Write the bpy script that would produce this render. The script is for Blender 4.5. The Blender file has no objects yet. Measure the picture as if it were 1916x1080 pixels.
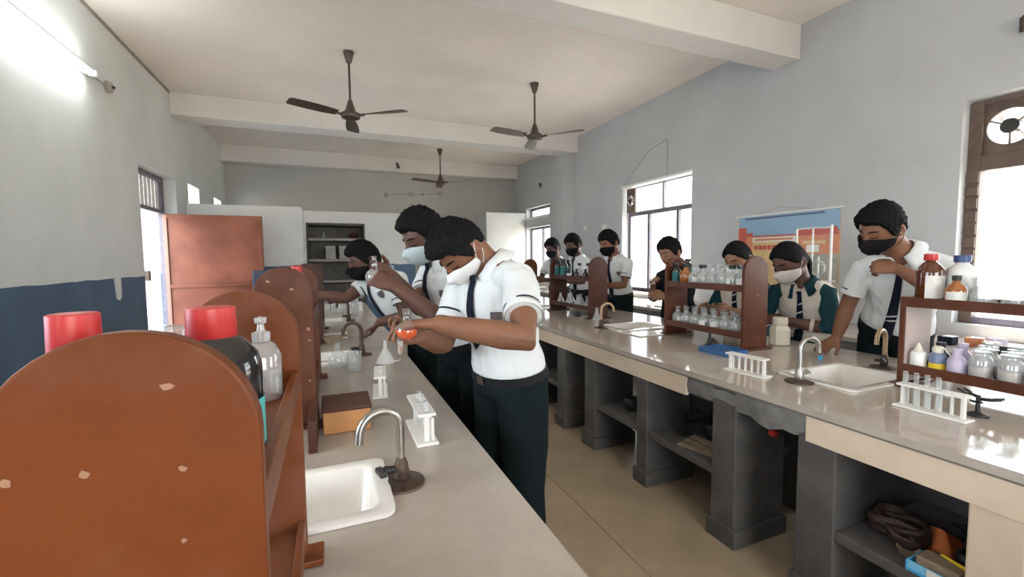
import bpy, bmesh, math, random
from mathutils import Vector, Matrix, noise
random.seed(7)
PI = math.pi
scene = bpy.context.scene
COL = scene.collection
V = Vector

# ------------------------------------------------------------------ camera
cd = bpy.data.cameras.new('camera'); cam = bpy.data.objects.new('camera', cd); COL.objects.link(cam)
cd.sensor_width = 36.0; cd.lens = 36.0 * 825.75 / 1916.0; cd.clip_start = 0.02; cd.clip_end = 300
def set_camera(yaw, pitch, roll, loc):
    f = V((math.sin(yaw) * math.cos(pitch), math.cos(yaw) * math.cos(pitch), -math.sin(pitch)))
    r = V((math.cos(yaw), -math.sin(yaw), 0)); d = f.cross(r)
    c, s = math.cos(roll), math.sin(roll)
    r2 = r * c + d * s; d2 = d * c - r * s
    m = Matrix((r2, -d2, -f)).transposed().to_4x4(); m.translation = V(loc)
    cam.matrix_world = m
set_camera(math.radians(22.3234), math.radians(3.8951), math.radians(.53487), (0, 0, 1.355))
scene.camera = cam

# ------------------------------------------------------------------ world, exposure, lights
SKY = 9.0
EXPOSURE = 0.45
scene.view_settings.view_transform = 'Standard'; scene.view_settings.look = 'None'
scene.view_settings.gamma = 1.0; scene.view_settings.exposure = EXPOSURE
scene.view_settings.use_curve_mapping = False
w = bpy.data.worlds.new('sky'); scene.world = w; w.use_nodes = True
bg = w.node_tree.nodes['Background']; bg.inputs[0].default_value = (.94, .97, 1.0, 1); bg.inputs[1].default_value = SKY
try:
    cy = scene.cycles
    cy.use_denoising = True; cy.max_bounces = 14; cy.diffuse_bounces = 8; cy.glossy_bounces = 4
    cy.transmission_bounces = 6; cy.transparent_max_bounces = 24; cy.sample_clamp_indirect = 6.0
    cy.caustics_reflective = False; cy.caustics_refractive = False
except Exception:
    pass
def portal(name, loc, rot, sx, sy):
    l = bpy.data.lights.new(name, 'AREA'); l.shape = 'RECTANGLE'; l.size = sx; l.size_y = sy
    l.cycles.is_portal = True
    o = bpy.data.objects.new(name, l); COL.objects.link(o); o.location = loc; o.rotation_euler = rot
sl = bpy.data.lights.new('sun', 'SUN'); sl.energy = 48; sl.angle = .03; sl.color = (1, .95, .87)
sun = bpy.data.objects.new('sun', sl); COL.objects.link(sun)
sun.rotation_euler = V((-.36, -.10, -.92)).to_track_quat('-Z', 'Y').to_euler()      # high over the window side
XL, XR, YB, YF, CZ = -1.89, 4.32, 10.38, -3.2, 3.6
WT = .23
BT = .775
WINS = [(-2.75, -1.2), (.35, 1.80), (4.42, 5.88)]           # windows of the right wall (y ranges), z .84 - 2.47
for a, b in WINS:
    portal('window_daylight', (XR + .2, (a + b) / 2, 1.655), (0, PI / 2, 0), 1.63, b - a)
portal('window_daylight', (XR + .2, 8.98, 1.5), (0, PI / 2, 0), 1.2, 1.2)
LWINS = [(-2.5, -1.1), (.35, 1.95)]                      # windows of the left wall, beside and behind the camera
for a, b in LWINS:
    portal('window_daylight', (XL - .2, (a + b) / 2, 1.65), (0, -PI / 2, 0), 1.6, b - a)
portal('door_daylight', (XL - .25, 6.66, 1.25), (0, -PI / 2, 0), 2.4, 1.2)
portal('window_daylight', (.9, YF - .2, 1.6), (-PI / 2, 0, 0), 2.6, 1.6)

# ------------------------------------------------------------------ materials
def mat(name, base, rough=.6, metal=0, spec=.5, var=.0, vscale=6, bump=0, bscale=40, emit=None, estr=0, trans=0, coat=0, col2=None, detail=4):
    m = bpy.data.materials.new(name); m.use_nodes = True
    nt = m.node_tree; b = nt.nodes['Principled BSDF']
    b.inputs['Base Color'].default_value = (*base, 1); b.inputs['Roughness'].default_value = rough
    b.inputs['Metallic'].default_value = metal; b.inputs['Specular IOR Level'].default_value = spec
    b.inputs['Coat Weight'].default_value = coat; b.inputs['Transmission Weight'].default_value = trans
    if emit:
        b.inputs['Emission Color'].default_value = (*emit, 1); b.inputs['Emission Strength'].default_value = estr
    tc = nt.nodes.new('ShaderNodeTexCoord')
    if var or col2:
        n = nt.nodes.new('ShaderNodeTexNoise'); n.inputs['Scale'].default_value = vscale; n.inputs['Detail'].default_value = detail
        n.inputs['Roughness'].default_value = .6
        nt.links.new(tc.outputs['Object'], n.inputs['Vector'])
        r = nt.nodes.new('ShaderNodeValToRGB'); e = r.color_ramp.elements
        e[0].position = .33; e[1].position = .68
        lo = base; hi = col2 or base
        e[0].color = (*[c * (1 - var) for c in lo], 1); e[1].color = (*[min(1, c * (1 + var)) for c in hi], 1)
        nt.links.new(n.outputs['Fac'], r.inputs['Fac']); nt.links.new(r.outputs['Color'], b.inputs['Base Color'])
    if bump:
        n2 = nt.nodes.new('ShaderNodeTexNoise'); n2.inputs['Scale'].default_value = bscale; n2.inputs['Detail'].default_value = 5
        nt.links.new(tc.outputs['Object'], n2.inputs['Vector'])
        bp = nt.nodes.new('ShaderNodeBump'); bp.inputs['Strength'].default_value = bump; bp.inputs['Distance'].default_value = .01
        nt.links.new(n2.outputs['Fac'], bp.inputs['Height']); nt.links.new(bp.outputs['Normal'], b.inputs['Normal'])
    return m

def wall_mat(name, upper, lower=None, zsplit=1.19, var=.06):
    m = mat(name, upper, .75, var=var, vscale=1.3, bump=.12, bscale=18)
    if lower:
        nt = m.node_tree; b = nt.nodes['Principled BSDF']
        src = b.inputs['Base Color'].links[0].from_socket
        g = nt.nodes.new('ShaderNodeNewGeometry'); sx = nt.nodes.new('ShaderNodeSeparateXYZ')
        nt.links.new(g.outputs['Position'], sx.inputs[0])
        nn = nt.nodes.new('ShaderNodeTexNoise'); nn.inputs['Scale'].default_value = 3.0
        nt.links.new(g.outputs['Position'], nn.inputs['Vector'])
        ma = nt.nodes.new('ShaderNodeMath'); ma.operation = 'MULTIPLY_ADD'; ma.inputs[1].default_value = .03; ma.inputs[2].default_value = zsplit - .015
        nt.links.new(nn.outputs['Fac'], ma.inputs[0])
        lt = nt.nodes.new('ShaderNodeMath'); lt.operation = 'LESS_THAN'
        nt.links.new(sx.outputs['Z'], lt.inputs[0]); nt.links.new(ma.outputs[0], lt.inputs[1])
        n3 = nt.nodes.new('ShaderNodeTexNoise'); n3.inputs['Scale'].default_value = 2.2; n3.inputs['Detail'].default_value = 4
        nt.links.new(g.outputs['Position'], n3.inputs['Vector'])
        r3 = nt.nodes.new('ShaderNodeValToRGB'); e = r3.color_ramp.elements
        e[0].position = .3; e[1].position = .7
        e[0].color = (*[c * .82 for c in lower], 1); e[1].color = (*[c * 1.15 for c in lower], 1)
        nt.links.new(n3.outputs['Fac'], r3.inputs['Fac'])
        mx = nt.nodes.new('ShaderNodeMix'); mx.data_type = 'RGBA'
        nt.links.new(lt.outputs[0], mx.inputs[0]); nt.links.new(src, mx.inputs[6]); nt.links.new(r3.outputs['Color'], mx.inputs[7])
        nt.links.new(mx.outputs[2], b.inputs['Base Color'])
    return m

def wood_mat(name, base, dust, spots=True, rough=.42):
    m = mat(name, base, rough, spec=.22, var=.16, vscale=5, bump=.06, bscale=60)
    nt = m.node_tree; b = nt.nodes['Principled BSDF']; src = b.inputs['Base Color'].links[0].from_socket
    tc = nt.nodes.new('ShaderNodeTexCoord')
    n = nt.nodes.new('ShaderNodeTexNoise'); n.inputs['Scale'].default_value = 6.5; n.inputs['Detail'].default_value = 6
    nt.links.new(tc.outputs['Object'], n.inputs['Vector'])
    r = nt.nodes.new('ShaderNodeValToRGB'); r.color_ramp.elements[0].position = .46; r.color_ramp.elements[1].position = .68
    r.color_ramp.elements[1].color = (.75, .75, .75, 1)
    nt.links.new(n.outputs['Fac'], r.inputs['Fac'])
    mx = nt.nodes.new('ShaderNodeMix'); mx.data_type = 'RGBA'; mx.inputs[7].default_value = (*dust, 1)
    nt.links.new(r.outputs['Color'], mx.inputs[0]); nt.links.new(src, mx.inputs[6])
    out = mx.outputs[2]
    if spots:
        vo = nt.nodes.new('ShaderNodeTexVoronoi'); vo.inputs['Scale'].default_value = 13
        nt.links.new(tc.outputs['Object'], vo.inputs['Vector'])
        sp = nt.nodes.new('ShaderNodeMath'); sp.operation = 'LESS_THAN'; sp.inputs[1].default_value = .06
        nt.links.new(vo.outputs['Distance'], sp.inputs[0])
        m2 = nt.nodes.new('ShaderNodeMix'); m2.data_type = 'RGBA'; m2.inputs[7].default_value = (.40, .22, .14, 1)
        nt.links.new(sp.outputs[0], m2.inputs[0]); nt.links.new(out, m2.inputs[6]); out = m2.outputs[2]
    nt.links.new(out, b.inputs['Base Color'])
    return m

def thin_glass(name, tint=(.95, .97, .97), milky=.12, mcol=(.8, .82, .82), rough=.03, f0=1.5):
    m = bpy.data.materials.new(name); m.use_nodes = True; nt = m.node_tree
    for n in list(nt.nodes): nt.nodes.remove(n)
    out = nt.nodes.new('ShaderNodeOutputMaterial')
    tr = nt.nodes.new('ShaderNodeBsdfTransparent'); tr.inputs[0].default_value = (*tint, 1)
    df = nt.nodes.new('ShaderNodeBsdfDiffuse'); df.inputs[0].default_value = (*mcol, 1)
    gl = nt.nodes.new('ShaderNodeBsdfGlossy'); gl.inputs['Roughness'].default_value = rough
    lw = nt.nodes.new('ShaderNodeLayerWeight'); lw.inputs['Blend'].default_value = .5
    pw = nt.nodes.new('ShaderNodeMath'); pw.operation = 'POWER'; pw.inputs[1].default_value = 4.0
    nt.links.new(lw.outputs['Facing'], pw.inputs[0])
    fr = nt.nodes.new('ShaderNodeMath'); fr.operation = 'MULTIPLY_ADD'; fr.inputs[1].default_value = .9; fr.inputs[2].default_value = .05 if name == 'window pane' else .10; fr.use_clamp = True
    nt.links.new(pw.outputs[0], fr.inputs[0])
    m1 = nt.nodes.new('ShaderNodeMixShader'); m1.inputs[0].default_value = milky
    nt.links.new(tr.outputs[0], m1.inputs[1]); nt.links.new(df.outputs[0], m1.inputs[2])
    m2 = nt.nodes.new('ShaderNodeMixShader')
    nt.links.new(fr.outputs[0], m2.inputs[0]); nt.links.new(m1.outputs[0], m2.inputs[1]); nt.links.new(gl.outputs[0], m2.inputs[2])
    nt.links.new(m2.outputs[0], out.inputs[0])
    return m

M = {}
M['wall_l'] = wall_mat('wall paint left', (.60, .62, .62), (.055, .10, .165), 1.2)
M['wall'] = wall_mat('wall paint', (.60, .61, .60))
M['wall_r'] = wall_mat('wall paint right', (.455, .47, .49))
M['wall_b_shaded'] = wall_mat('shaded back wall paint', (.43, .43, .42))  # darker copy of the wall paint, the far wall's shade put into its colour
M['part'] = wall_mat('partition paint', (.72, .74, .75), (.085, .15, .245), 1.27)
M['ceil'] = mat('ceiling paint', (.84, .775, .72), .8, var=.06, vscale=.9, bump=.08, bscale=14)
M['beam'] = mat('beam paint', (.70, .68, .66), .8, var=.05, vscale=1.2)
M['floor'] = mat('floor tile', (.36, .29, .205), .34, var=.12, vscale=4, detail=6)
M['grout'] = mat('floor grout', (.27, .23, .18), .8)
M['ground'] = mat('outside ground', (.45, .42, .37), .9, var=.1, vscale=.4)
M['wood'] = wood_mat('rack wood', (.082, .024, .010), (.115, .048, .030))
M['woodl'] = wood_mat('rack wood orange', (.135, .034, .007), (.175, .075, .045), spots=False)
M['woodd'] = wood_mat('rack wood dark', (.065, .024, .015), (.085, .045, .035), spots=False)
M['chip'] = mat('bare wood chip', (.32, .165, .10), .7)
M['bench'] = mat('bench stone', (.44, .39, .345), .075, var=.08, vscale=7, spec=.55, detail=7)
M['benchl'] = mat('bench stone worn', (.385, .34, .30), .24, var=.09, vscale=6, spec=.45, detail=7)
M['edge'] = mat('bench edge', (.16, .14, .12), .5, var=.1)
M['cream'] = mat('cream tile', (.68, .56, .44), .3, var=.07, vscale=5)
M['marble'] = mat('cream marble', (.66, .57, .47), .25, col2=(.56, .43, .31), var=.03, vscale=3.2, detail=8)
M['cement'] = mat('grey cement', (.085, .08, .078), .85, var=.22, vscale=7, bump=.3, bscale=30)
M['cementl'] = mat('pale cement', (.17, .165, .16), .85, var=.25, vscale=11, bump=.6, bscale=35)
M['white'] = mat('white plastic', (.80, .79, .76), .35)
M['ceramic'] = mat('ceramic', (.74, .72, .68), .12, var=.06, vscale=9, coat=.4)
M['steel'] = mat('tap steel', (.42, .40, .37), .3, metal=1, var=.2, vscale=30)
M['rust'] = mat('rusty tap', (.085, .058, .042), .5, metal=.6, var=.35, vscale=40)
M['brass'] = mat('tan tap', (.42, .30, .19), .42, metal=.5, var=.25, vscale=40)
M['black'] = mat('black iron', (.018, .018, .018), .45, var=.2, vscale=20)
M['fan'] = mat('fan brown', (.055, .038, .028), .38, var=.1, vscale=20)
M['blackp'] = mat('black plastic', (.02, .02, .022), .4)
M['red'] = mat('red cap', (.46, .026, .026), .38, var=.08, vscale=20)
M['bluecap'] = mat('blue cap', (.035, .07, .19), .4)
M['amber'] = mat('amber glass', (.085, .022, .008), .08, spec=.6, coat=.3)
M['amberl'] = mat('amber glass light', (.30, .10, .022), .08, spec=.6, coat=.3)
M['darkglass'] = mat('dark glass', (.012, .011, .012), .1, spec=.6)
M['teal'] = mat('teal label', (.06, .36, .37), .6, var=.12, vscale=30)
M['teald'] = mat('dark teal label', (.014, .115, .125), .6, var=.12, vscale=30)
M['paper'] = mat('paper', (.72, .71, .68), .8, var=.06, vscale=20)
M['papergrey'] = mat('old paper', (.33, .33, .34), .85, var=.12, vscale=20)
M['milk'] = mat('milky plastic', (.74, .75, .73), .35)
M['creamp'] = mat('cream plastic', (.74, .70, .58), .4)
M['glass'] = thin_glass('clear glass', milky=.2)
M['glassm'] = thin_glass('clouded glass', milky=.26, mcol=(.76, .79, .80), rough=.02)
M['pane'] = thin_glass('window pane', (.97, .985, .985), 0.02)
M['lilac'] = mat('lilac plastic', (.52, .46, .60), .4)
M['yellow'] = mat('yellow', (.74, .52, .03), .5)
M['greyblue'] = mat('grey blue', (.16, .21, .33), .5)
M['pinkpowder'] = mat('pinkish powder', (.62, .53, .48), .9, var=.06, vscale=30)
M['blueclear'] = thin_glass('blue clear plastic', (.45, .68, .95), .45, (.04, .19, .47))
M['bluelight'] = mat('bright blue plastic', (.05, .36, .70), .3)
M['frame'] = mat('window frame', (.12, .105, .135), .5, var=.15, vscale=15)
M['brownfr'] = mat('brown lattice', (.115, .078, .062), .6, var=.25, vscale=10, bump=.3, bscale=20)
M['doorred'] = mat('red oxide steel', (.15, .042, .020), .45, spec=.3, var=.18, vscale=2.2, col2=(.18, .06, .033), bump=.15, bscale=3)
M['dooredge'] = mat('door edge', (.26, .13, .09), .45)
M['navy'] = mat('navy steel', (.035, .045, .075), .5)
M['skin'] = mat('brown skin', (.19, .083, .044), .55, var=.10, vscale=14, bump=.05, bscale=140)
M['skind'] = mat('deep brown skin', (.105, .046, .031), .55, var=.10, vscale=14, bump=.05, bscale=140)
M['skinl'] = mat('light brown skin', (.24, .115, .068), .55, var=.08, vscale=14)
M['hair'] = mat('black hair', (.006, .0055, .006), .75, spec=.12, var=.4, vscale=60, bump=.4, bscale=160)
M['shirt'] = mat('white shirt cotton', (.68, .71, .72), .85, var=.03, vscale=8, bump=.15, bscale=26)
M['trouser'] = mat('black green trousers', (.008, .013, .015), .9, spec=.1, var=.2, vscale=8, bump=.2, bscale=20)
M['navycloth'] = mat('navy tie', (.010, .013, .026), .8, spec=.12, var=.15, vscale=40)
M['stripe'] = mat('white tie stripe', (.62, .62, .60), .8)
M['teal_k'] = mat('dark teal kurta', (.010, .040, .050), .9, spec=.15, var=.15, vscale=9, bump=.2, bscale=24)
M['jacket'] = mat('dark jacket', (.012, .013, .015), .9, spec=.12, var=.15, vscale=9)
M['vest'] = mat('beige waistcoat', (.56, .51, .45), .85, var=.06, vscale=12)
M['maskw'] = mat('white mask cloth', (.78, .79, .80), .9, bump=.1, bscale=60)
M['maskb'] = mat('black mask cloth', (.010, .009, .011), .9, spec=.1)
M['maskg'] = mat('pale blue mask', (.50, .60, .62), .85)
M['maskgr'] = mat('grey white mask', (.60, .56, .54), .85)
M['leather'] = mat('black leather', (.008, .008, .009), .6, spec=.2)
M['badge'] = mat('badge cloth', (.10, .085, .09), .7, var=.3, vscale=90)
M['curtain'] = thin_glass('frosted slat', (.9, .92, .92), .62, (.8, .82, .82))
M['lamp'] = mat('lit tube', (.9, .9, .9), .4, emit=(.93, 1.0, .97), estr=42)
M['powder'] = mat('powder coat white', (.78, .78, .76), .4)
M['boxwood'] = mat('box wood', (.45, .21, .075), .5, var=.15, vscale=9)
M['standwood'] = mat('stand wood', (.46, .30, .16), .5, var=.15, vscale=9)
M['sheet'] = mat('poster print sky', (.22, .36, .52), .35)
M['ptan'] = mat('poster print tan', (.62, .44, .22), .35, var=.1, vscale=9)
M['pred'] = mat('poster print brick red', (.44, .075, .05), .35, var=.15, vscale=20)
M['porange'] = mat('poster print orange', (.55, .21, .10), .35, var=.1, vscale=12)
M['pwhite'] = mat('poster print white', (.72, .72, .70), .3)
M['pnavy'] = mat('poster print navy', (.04, .07, .14), .35)
M['pgreen'] = mat('poster print drab', (.33, .33, .27), .35, var=.2, vscale=12)
M['rubber'] = mat('dark rubber', (.035, .02, .016), .6, var=.4, vscale=20)
M['tan'] = mat('tan clay', (.26, .20, .14), .7, var=.2, vscale=15)
M['clean'] = thin_glass('clean glass', milky=.03)
m = bpy.data.materials.new('orange liquid'); m.use_nodes = True; nt = m.node_tree
for q in list(nt.nodes): nt.nodes.remove(q)
o1 = nt.nodes.new('ShaderNodeOutputMaterial'); t1 = nt.nodes.new('ShaderNodeBsdfTranslucent'); d1 = nt.nodes.new('ShaderNodeBsdfDiffuse'); x1 = nt.nodes.new('ShaderNodeMixShader')
t1.inputs[0].default_value = (1, .20, .004, 1); d1.inputs[0].default_value = (.98, .16, .003, 1); x1.inputs[0].default_value = .5
nt.links.new(t1.outputs[0], x1.inputs[1]); nt.links.new(d1.outputs[0], x1.inputs[2]); nt.links.new(x1.outputs[0], o1.inputs[0]); M['orange'] = m

# ------------------------------------------------------------------ mesh helpers
class MB:
    def __init__(s): s.v = []; s.f = []
    def add(s, verts, faces):
        k = len(s.v); s.v += [V(p) for p in verts]; s.f += [tuple(i + k for i in f) for f in faces]; return s
    def box(s, a, b):
        (x0, y0, z0), (x1, y1, z1) = a, b
        return s.add([(x0, y0, z0), (x1, y0, z0), (x1, y1, z0), (x0, y1, z0), (x0, y0, z1), (x1, y0, z1), (x1, y1, z1), (x0, y1, z1)],
                     [(3, 2, 1, 0), (4, 5, 6, 7), (0, 1, 5, 4), (1, 2, 6, 5), (2, 3, 7, 6), (3, 0, 4, 7)])
    def prism(s, poly, axis, a, b):
        n = len(poly)
        def P(u, v, w): return {0: (w, u, v), 1: (u, w, v), 2: (u, v, w)}[axis]
        vs = [P(u, v, a) for u, v in poly] + [P(u, v, b) for u, v in poly]
        fs = [tuple(range(n))[::-1], tuple(range(n, 2 * n))] + [(i, (i + 1) % n, (i + 1) % n + n, i + n) for i in range(n)]
        return s.add(vs, fs)
    def lathe(s, prof, c=(0, 0, 0), n=20, cap=True):
        vs, fs = [], []
        for r, z in prof:
            for i in range(n):
                a = 2 * PI * i / n; vs.append((c[0] + r * math.cos(a), c[1] + r * math.sin(a), c[2] + z))
        for j in range(len(prof) - 1):
            for i in range(n):
                fs.append((j * n + i, j * n + (i + 1) % n, (j + 1) * n + (i + 1) % n, (j + 1) * n + i))
        if cap:
            if prof[0][0] > 1e-5: fs.append(tuple(range(n))[::-1])
            if prof[-1][0] > 1e-5: fs.append(tuple((len(prof) - 1) * n + i for i in range(n)))
        return s.add(vs, fs)
    def tube(s, pts, r, n=10, cap=True):
        pts = [V(p) for p in pts]; k = len(pts)
        rr = r if isinstance(r, (list, tuple)) else [r] * k
        t0 = (pts[1] - pts[0]).normalized(); u = t0.orthogonal().normalized()
        vs, fs = [], []
        for i in range(k):
            if i == 0: t = t0
            elif i == k - 1: t = (pts[-1] - pts[-2]).normalized()
            else: t = ((pts[i + 1] - pts[i]).normalized() + (pts[i] - pts[i - 1]).normalized()).normalized()
            u = (u - t * u.dot(t)).normalized(); w_ = t.cross(u)
            for j in range(n):
                a = 2 * PI * j / n; vs.append(pts[i] + (u * math.cos(a) + w_ * math.sin(a)) * rr[i])
        for i in range(k - 1):
            for j in range(n): fs.append((i * n + j, i * n + (j + 1) % n, (i + 1) * n + (j + 1) % n, (i + 1) * n + j))
        if cap: fs += [tuple(range(n))[::-1], tuple((k - 1) * n + j for j in range(n))]
        return s.add(vs, fs)
    def rings(s, rings, n=20, cap=True):
        """rings: (centre, lateral vector, forward vector) with lengths = half axes"""
        vs, fs = [], []
        for c, a, b in rings:
            for j in range(n):
                t = 2 * PI * j / n; vs.append(V(c) + V(a) * math.cos(t) + V(b) * math.sin(t))
        k = len(rings)
        for i in range(k - 1):
            for j in range(n): fs.append((i * n + j, i * n + (j + 1) % n, (i + 1) * n + (j + 1) % n, (i + 1) * n + j))
        if cap: fs += [tuple(range(n))[::-1], tuple((k - 1) * n + j for j in range(n))]
        return s.add(vs, fs)
    def ellipsoid(s, c, ax, n=16, m=10):
        vs, fs = [], []
        A, B, C_ = [V(a) for a in ax]
        for i in range(m + 1):
            th = PI * i / m
            for j in range(n):
                ph = 2 * PI * j / n
                vs.append(V(c) + A * math.sin(th) * math.cos(ph) + B * math.sin(th) * math.sin(ph) + C_ * math.cos(th))
        for i in range(m):
            for j in range(n): fs.append((i * n + j, (i + 1) * n + j, (i + 1) * n + (j + 1) % n, i * n + (j + 1) % n))
        return s.add(vs, fs)
    def mesh(s, name, m, smooth=None):
        me = bpy.data.meshes.new(name); me.from_pydata(s.v, [], s.f)
        bm = bmesh.new(); bm.from_mesh(me); bmesh.ops.remove_doubles(bm, verts=bm.verts, dist=1e-6)
        bmesh.ops.recalc_face_normals(bm, faces=bm.faces); bm.to_mesh(me); bm.free()
        if m: me.materials.append(m)
        if smooth is not None:
            me.shade_smooth()
            if smooth < 179: me.set_sharp_from_angle(angle=math.radians(smooth))
        return me
    def build(s, name, m, parent=None, smooth=None, bevel=0):
        me = s.mesh(name, m, smooth); o = bpy.data.objects.new(name, me); COL.objects.link(o)
        if bevel:
            bv = o.modifiers.new('edge', 'BEVEL'); bv.width = bevel; bv.segments = 2; bv.limit_method = 'ANGLE'
        if parent:
            o.parent = parent; o.matrix_parent_inverse = parent.matrix_basis.inverted()
        return o
def arc(c, r, a0, a1, n=10):
    return [(c[0] + r * math.cos(a0 + (a1 - a0) * i / n), c[1] + r * math.sin(a0 + (a1 - a0) * i / n)) for i in range(n + 1)]
def tag(o, label=None, cat=None, group=None, kind=None):
    if label: o['label'] = label
    if cat: o['category'] = cat
    if group: o['group'] = group
    if kind: o['kind'] = kind
    return o
def thing(name, label, cat, loc=(0, 0, 0), rz=0, group=None):
    o = bpy.data.objects.new(name, None); COL.objects.link(o); o.empty_display_size = .05
    o.location = loc; o.rotation_euler = (0, 0, rz); return tag(o, label, cat, group)
def struct(mb, name, m, parent=None, smooth=None, bevel=0):
    o = mb.build(name, m, parent, smooth, bevel)
    if not parent: o['kind'] = 'structure'
    return o
def part(root, mb, name, m, smooth=None, bevel=0):
    """mb in the root's own coordinates"""
    o = mb.build(name, m, None, smooth, bevel); o.parent = root; return o
def dup(root, loc, rz=0, label=None, group=None, scale=None):
    r = root.copy(); COL.objects.link(r); r.location = loc; r.rotation_euler = (0, 0, rz)
    if label: r['label'] = label
    if group: r['group'] = group
    if scale: r.scale = (scale,) * 3 if not isinstance(scale, tuple) else scale
    def rec(src, dst):
        for ch in list(src.children):
            c = ch.copy(); COL.objects.link(c); c.parent = dst; rec(ch, c)
    rec(root, r); return r
class Proto:
    """builds a thing once, copies it afterwards"""
    def __init__(s, maker): s.maker = maker; s.root = None
    def put(s, loc, rz=0, label=None, group=None, scale=None):
        if s.root is None:
            s.root = s.maker(); o = s.root; o.location = loc; o.rotation_euler = (0, 0, rz)
            if label: o['label'] = label
            if group: o['group'] = group
            if scale: o.scale = (scale,) * 3 if not isinstance(scale, tuple) else scale
            return o
        o = dup(s.root, loc, rz, label, group, scale or 1.0)
        if not group and 'group' in o: del o['group']
        return o
ORD = ['first', 'second', 'third', 'fourth', 'fifth', 'sixth', 'seventh', 'eighth', 'ninth', 'tenth', 'eleventh', 'twelfth', 'thirteenth', 'fourteenth']

def cells(u0, u1, v0, v1, holes):
    us = sorted({u0, u1, *[h[0] for h in holes], *[h[1] for h in holes]}); us = [u for u in us if u0 <= u <= u1]
    vs = sorted({v0, v1, *[h[2] for h in holes], *[h[3] for h in holes]}); vs = [v for v in vs if v0 <= v <= v1]
    for i in range(len(us) - 1):
        run = None
        for j in range(len(vs) - 1):
            cu, cv = (us[i] + us[i + 1]) / 2, (vs[j] + vs[j + 1]) / 2
            hole = any(h[0] < cu < h[1] and h[2] < cv < h[3] for h in holes)
            if hole:
                if run is not None: yield us[i], us[i + 1], run, vs[j]
                run = None
            elif run is None: run = vs[j]
        if run is not None: yield us[i], us[i + 1], run, v1

# ------------------------------------------------------------------ room shell
mb = MB().box((XL - WT, YF - WT, -.12), (XR + WT, YB + WT, -.012)); FLOOR = struct(mb, 'floor', M['grout'])
tile = MB().box((.0015, .0015, -.012), (.6185, .6185, 0)).mesh('floor_tile', M['floor'])
nx, ny = 10, 22
for i in range(nx):
    for j in range(ny):
        o = bpy.data.objects.new('floor_tile', tile); COL.objects.link(o); o.parent = FLOOR
        o.location = (XL + .005 + i * .62, YF + .005 + j * .617, random.uniform(-.0006, 0))
struct(MB().box((XL - WT, YF - WT, CZ), (XR + WT, YB + WT, CZ + .2)), 'ceiling', M['ceil'])
mb = MB()
for a, b, c, d in cells(YF - WT, YB + WT, -.1, CZ, [(a_, b_, .85, 2.45) for a_, b_ in LWINS] + [(6.03, 7.29, -.02, 2.46), (7.86, 8.46, 2.08, 2.5), (9.43, 10.0, 2.12, 2.5)]):
    mb.box((XL - WT, a, c), (XL, b, d))
struct(mb, 'wall_left', M['wall_l'])
mb = MB()
holes = [(a, b, .84, 2.47) for a, b in WINS] + [(8.37, 9.60, .88, 2.06), (8.37, 9.60, 2.28, 2.51)]
for a, b, c, d in cells(YF - WT, YB + WT, -.1, CZ, holes): mb.box((XR, a, c), (XR + WT, b, d))
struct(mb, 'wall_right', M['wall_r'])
struct(MB().box((XL, YB, -.1), (XR, YB + WT, CZ)), 'wall_back', M['wall_b_shaded'])
mb = MB()
for a, b, c, d in cells(XL, XR, -.1, CZ, [(-.4, 2.2, .84, 2.4)]): mb.box((a, YF - WT, c), (b, YF, d))
struct(mb, 'wall_front', M['wall'])
struct(MB().box((XL, 3.04, 3.27), (XR, 3.33, CZ)), 'ceiling_beam', M['beam'], bevel=.012)
struct(MB().box((XL, 7.23, 3.30), (XR, 7.62, CZ)), 'ceiling_beam', M['beam'], bevel=.012)
struct(MB().box((XL, 10.06, 3.28), (XR, YB, CZ)), 'ceiling_beam', M['beam'], bevel=.012)
struct(MB().box((4.08, 7.36, 0), (XR, 7.80, 3.30)), 'pillar', M['wall_r'], bevel=.01)
struct(MB().box((XL, YF, CZ - .03), (XL + .012, 7.23, CZ)), 'trim_1', mat('ceiling joint', (.25, .22, .18), .9, var=.2))
# partitions
struct(MB().box((XL, 7.70, 0), (-.392, 7.86, 2.19)), 'wall_partition', M['part'], bevel=.01)
mb = MB().box((-.50, 7.86, 0), (-.392, 8.5, 2.19)); struct(mb, 'wall_partition', M['part'])
mb = MB()
for a, b, c, d in cells(-.392, 1.50, 0, 2.215, [(-.37, .60, .25, 2.01)]): mb.box((a, 8.5, c), (b, 8.64, d))
struct(mb, 'wall_partition', M['part'])
struct(MB().box((3.33, 9.62, 0), (XR, 9.78, 2.42)), 'wall_partition', M['wall'], bevel=.01)
struct(MB().box((3.33, 9.78, 0), (3.47, YB, 2.42)), 'wall_partition', M['wall'])
# outside
struct(MB().box((-60, -60, -.6), (60, 70, -.45)), 'ground', M['ground'])
struct(MB().box((-6.2, -4, -.14), (XL - WT, 12, -.02)), 'path', mat('corridor floor', (.5, .48, .45), .6, var=.08))
struct(MB().box((-4.3, -4, -.02), (-4.15, 12, 1.12)), 'wall_corridor', mat('corridor blue paint', (.30, .48, .72), .7, var=.08))

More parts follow.
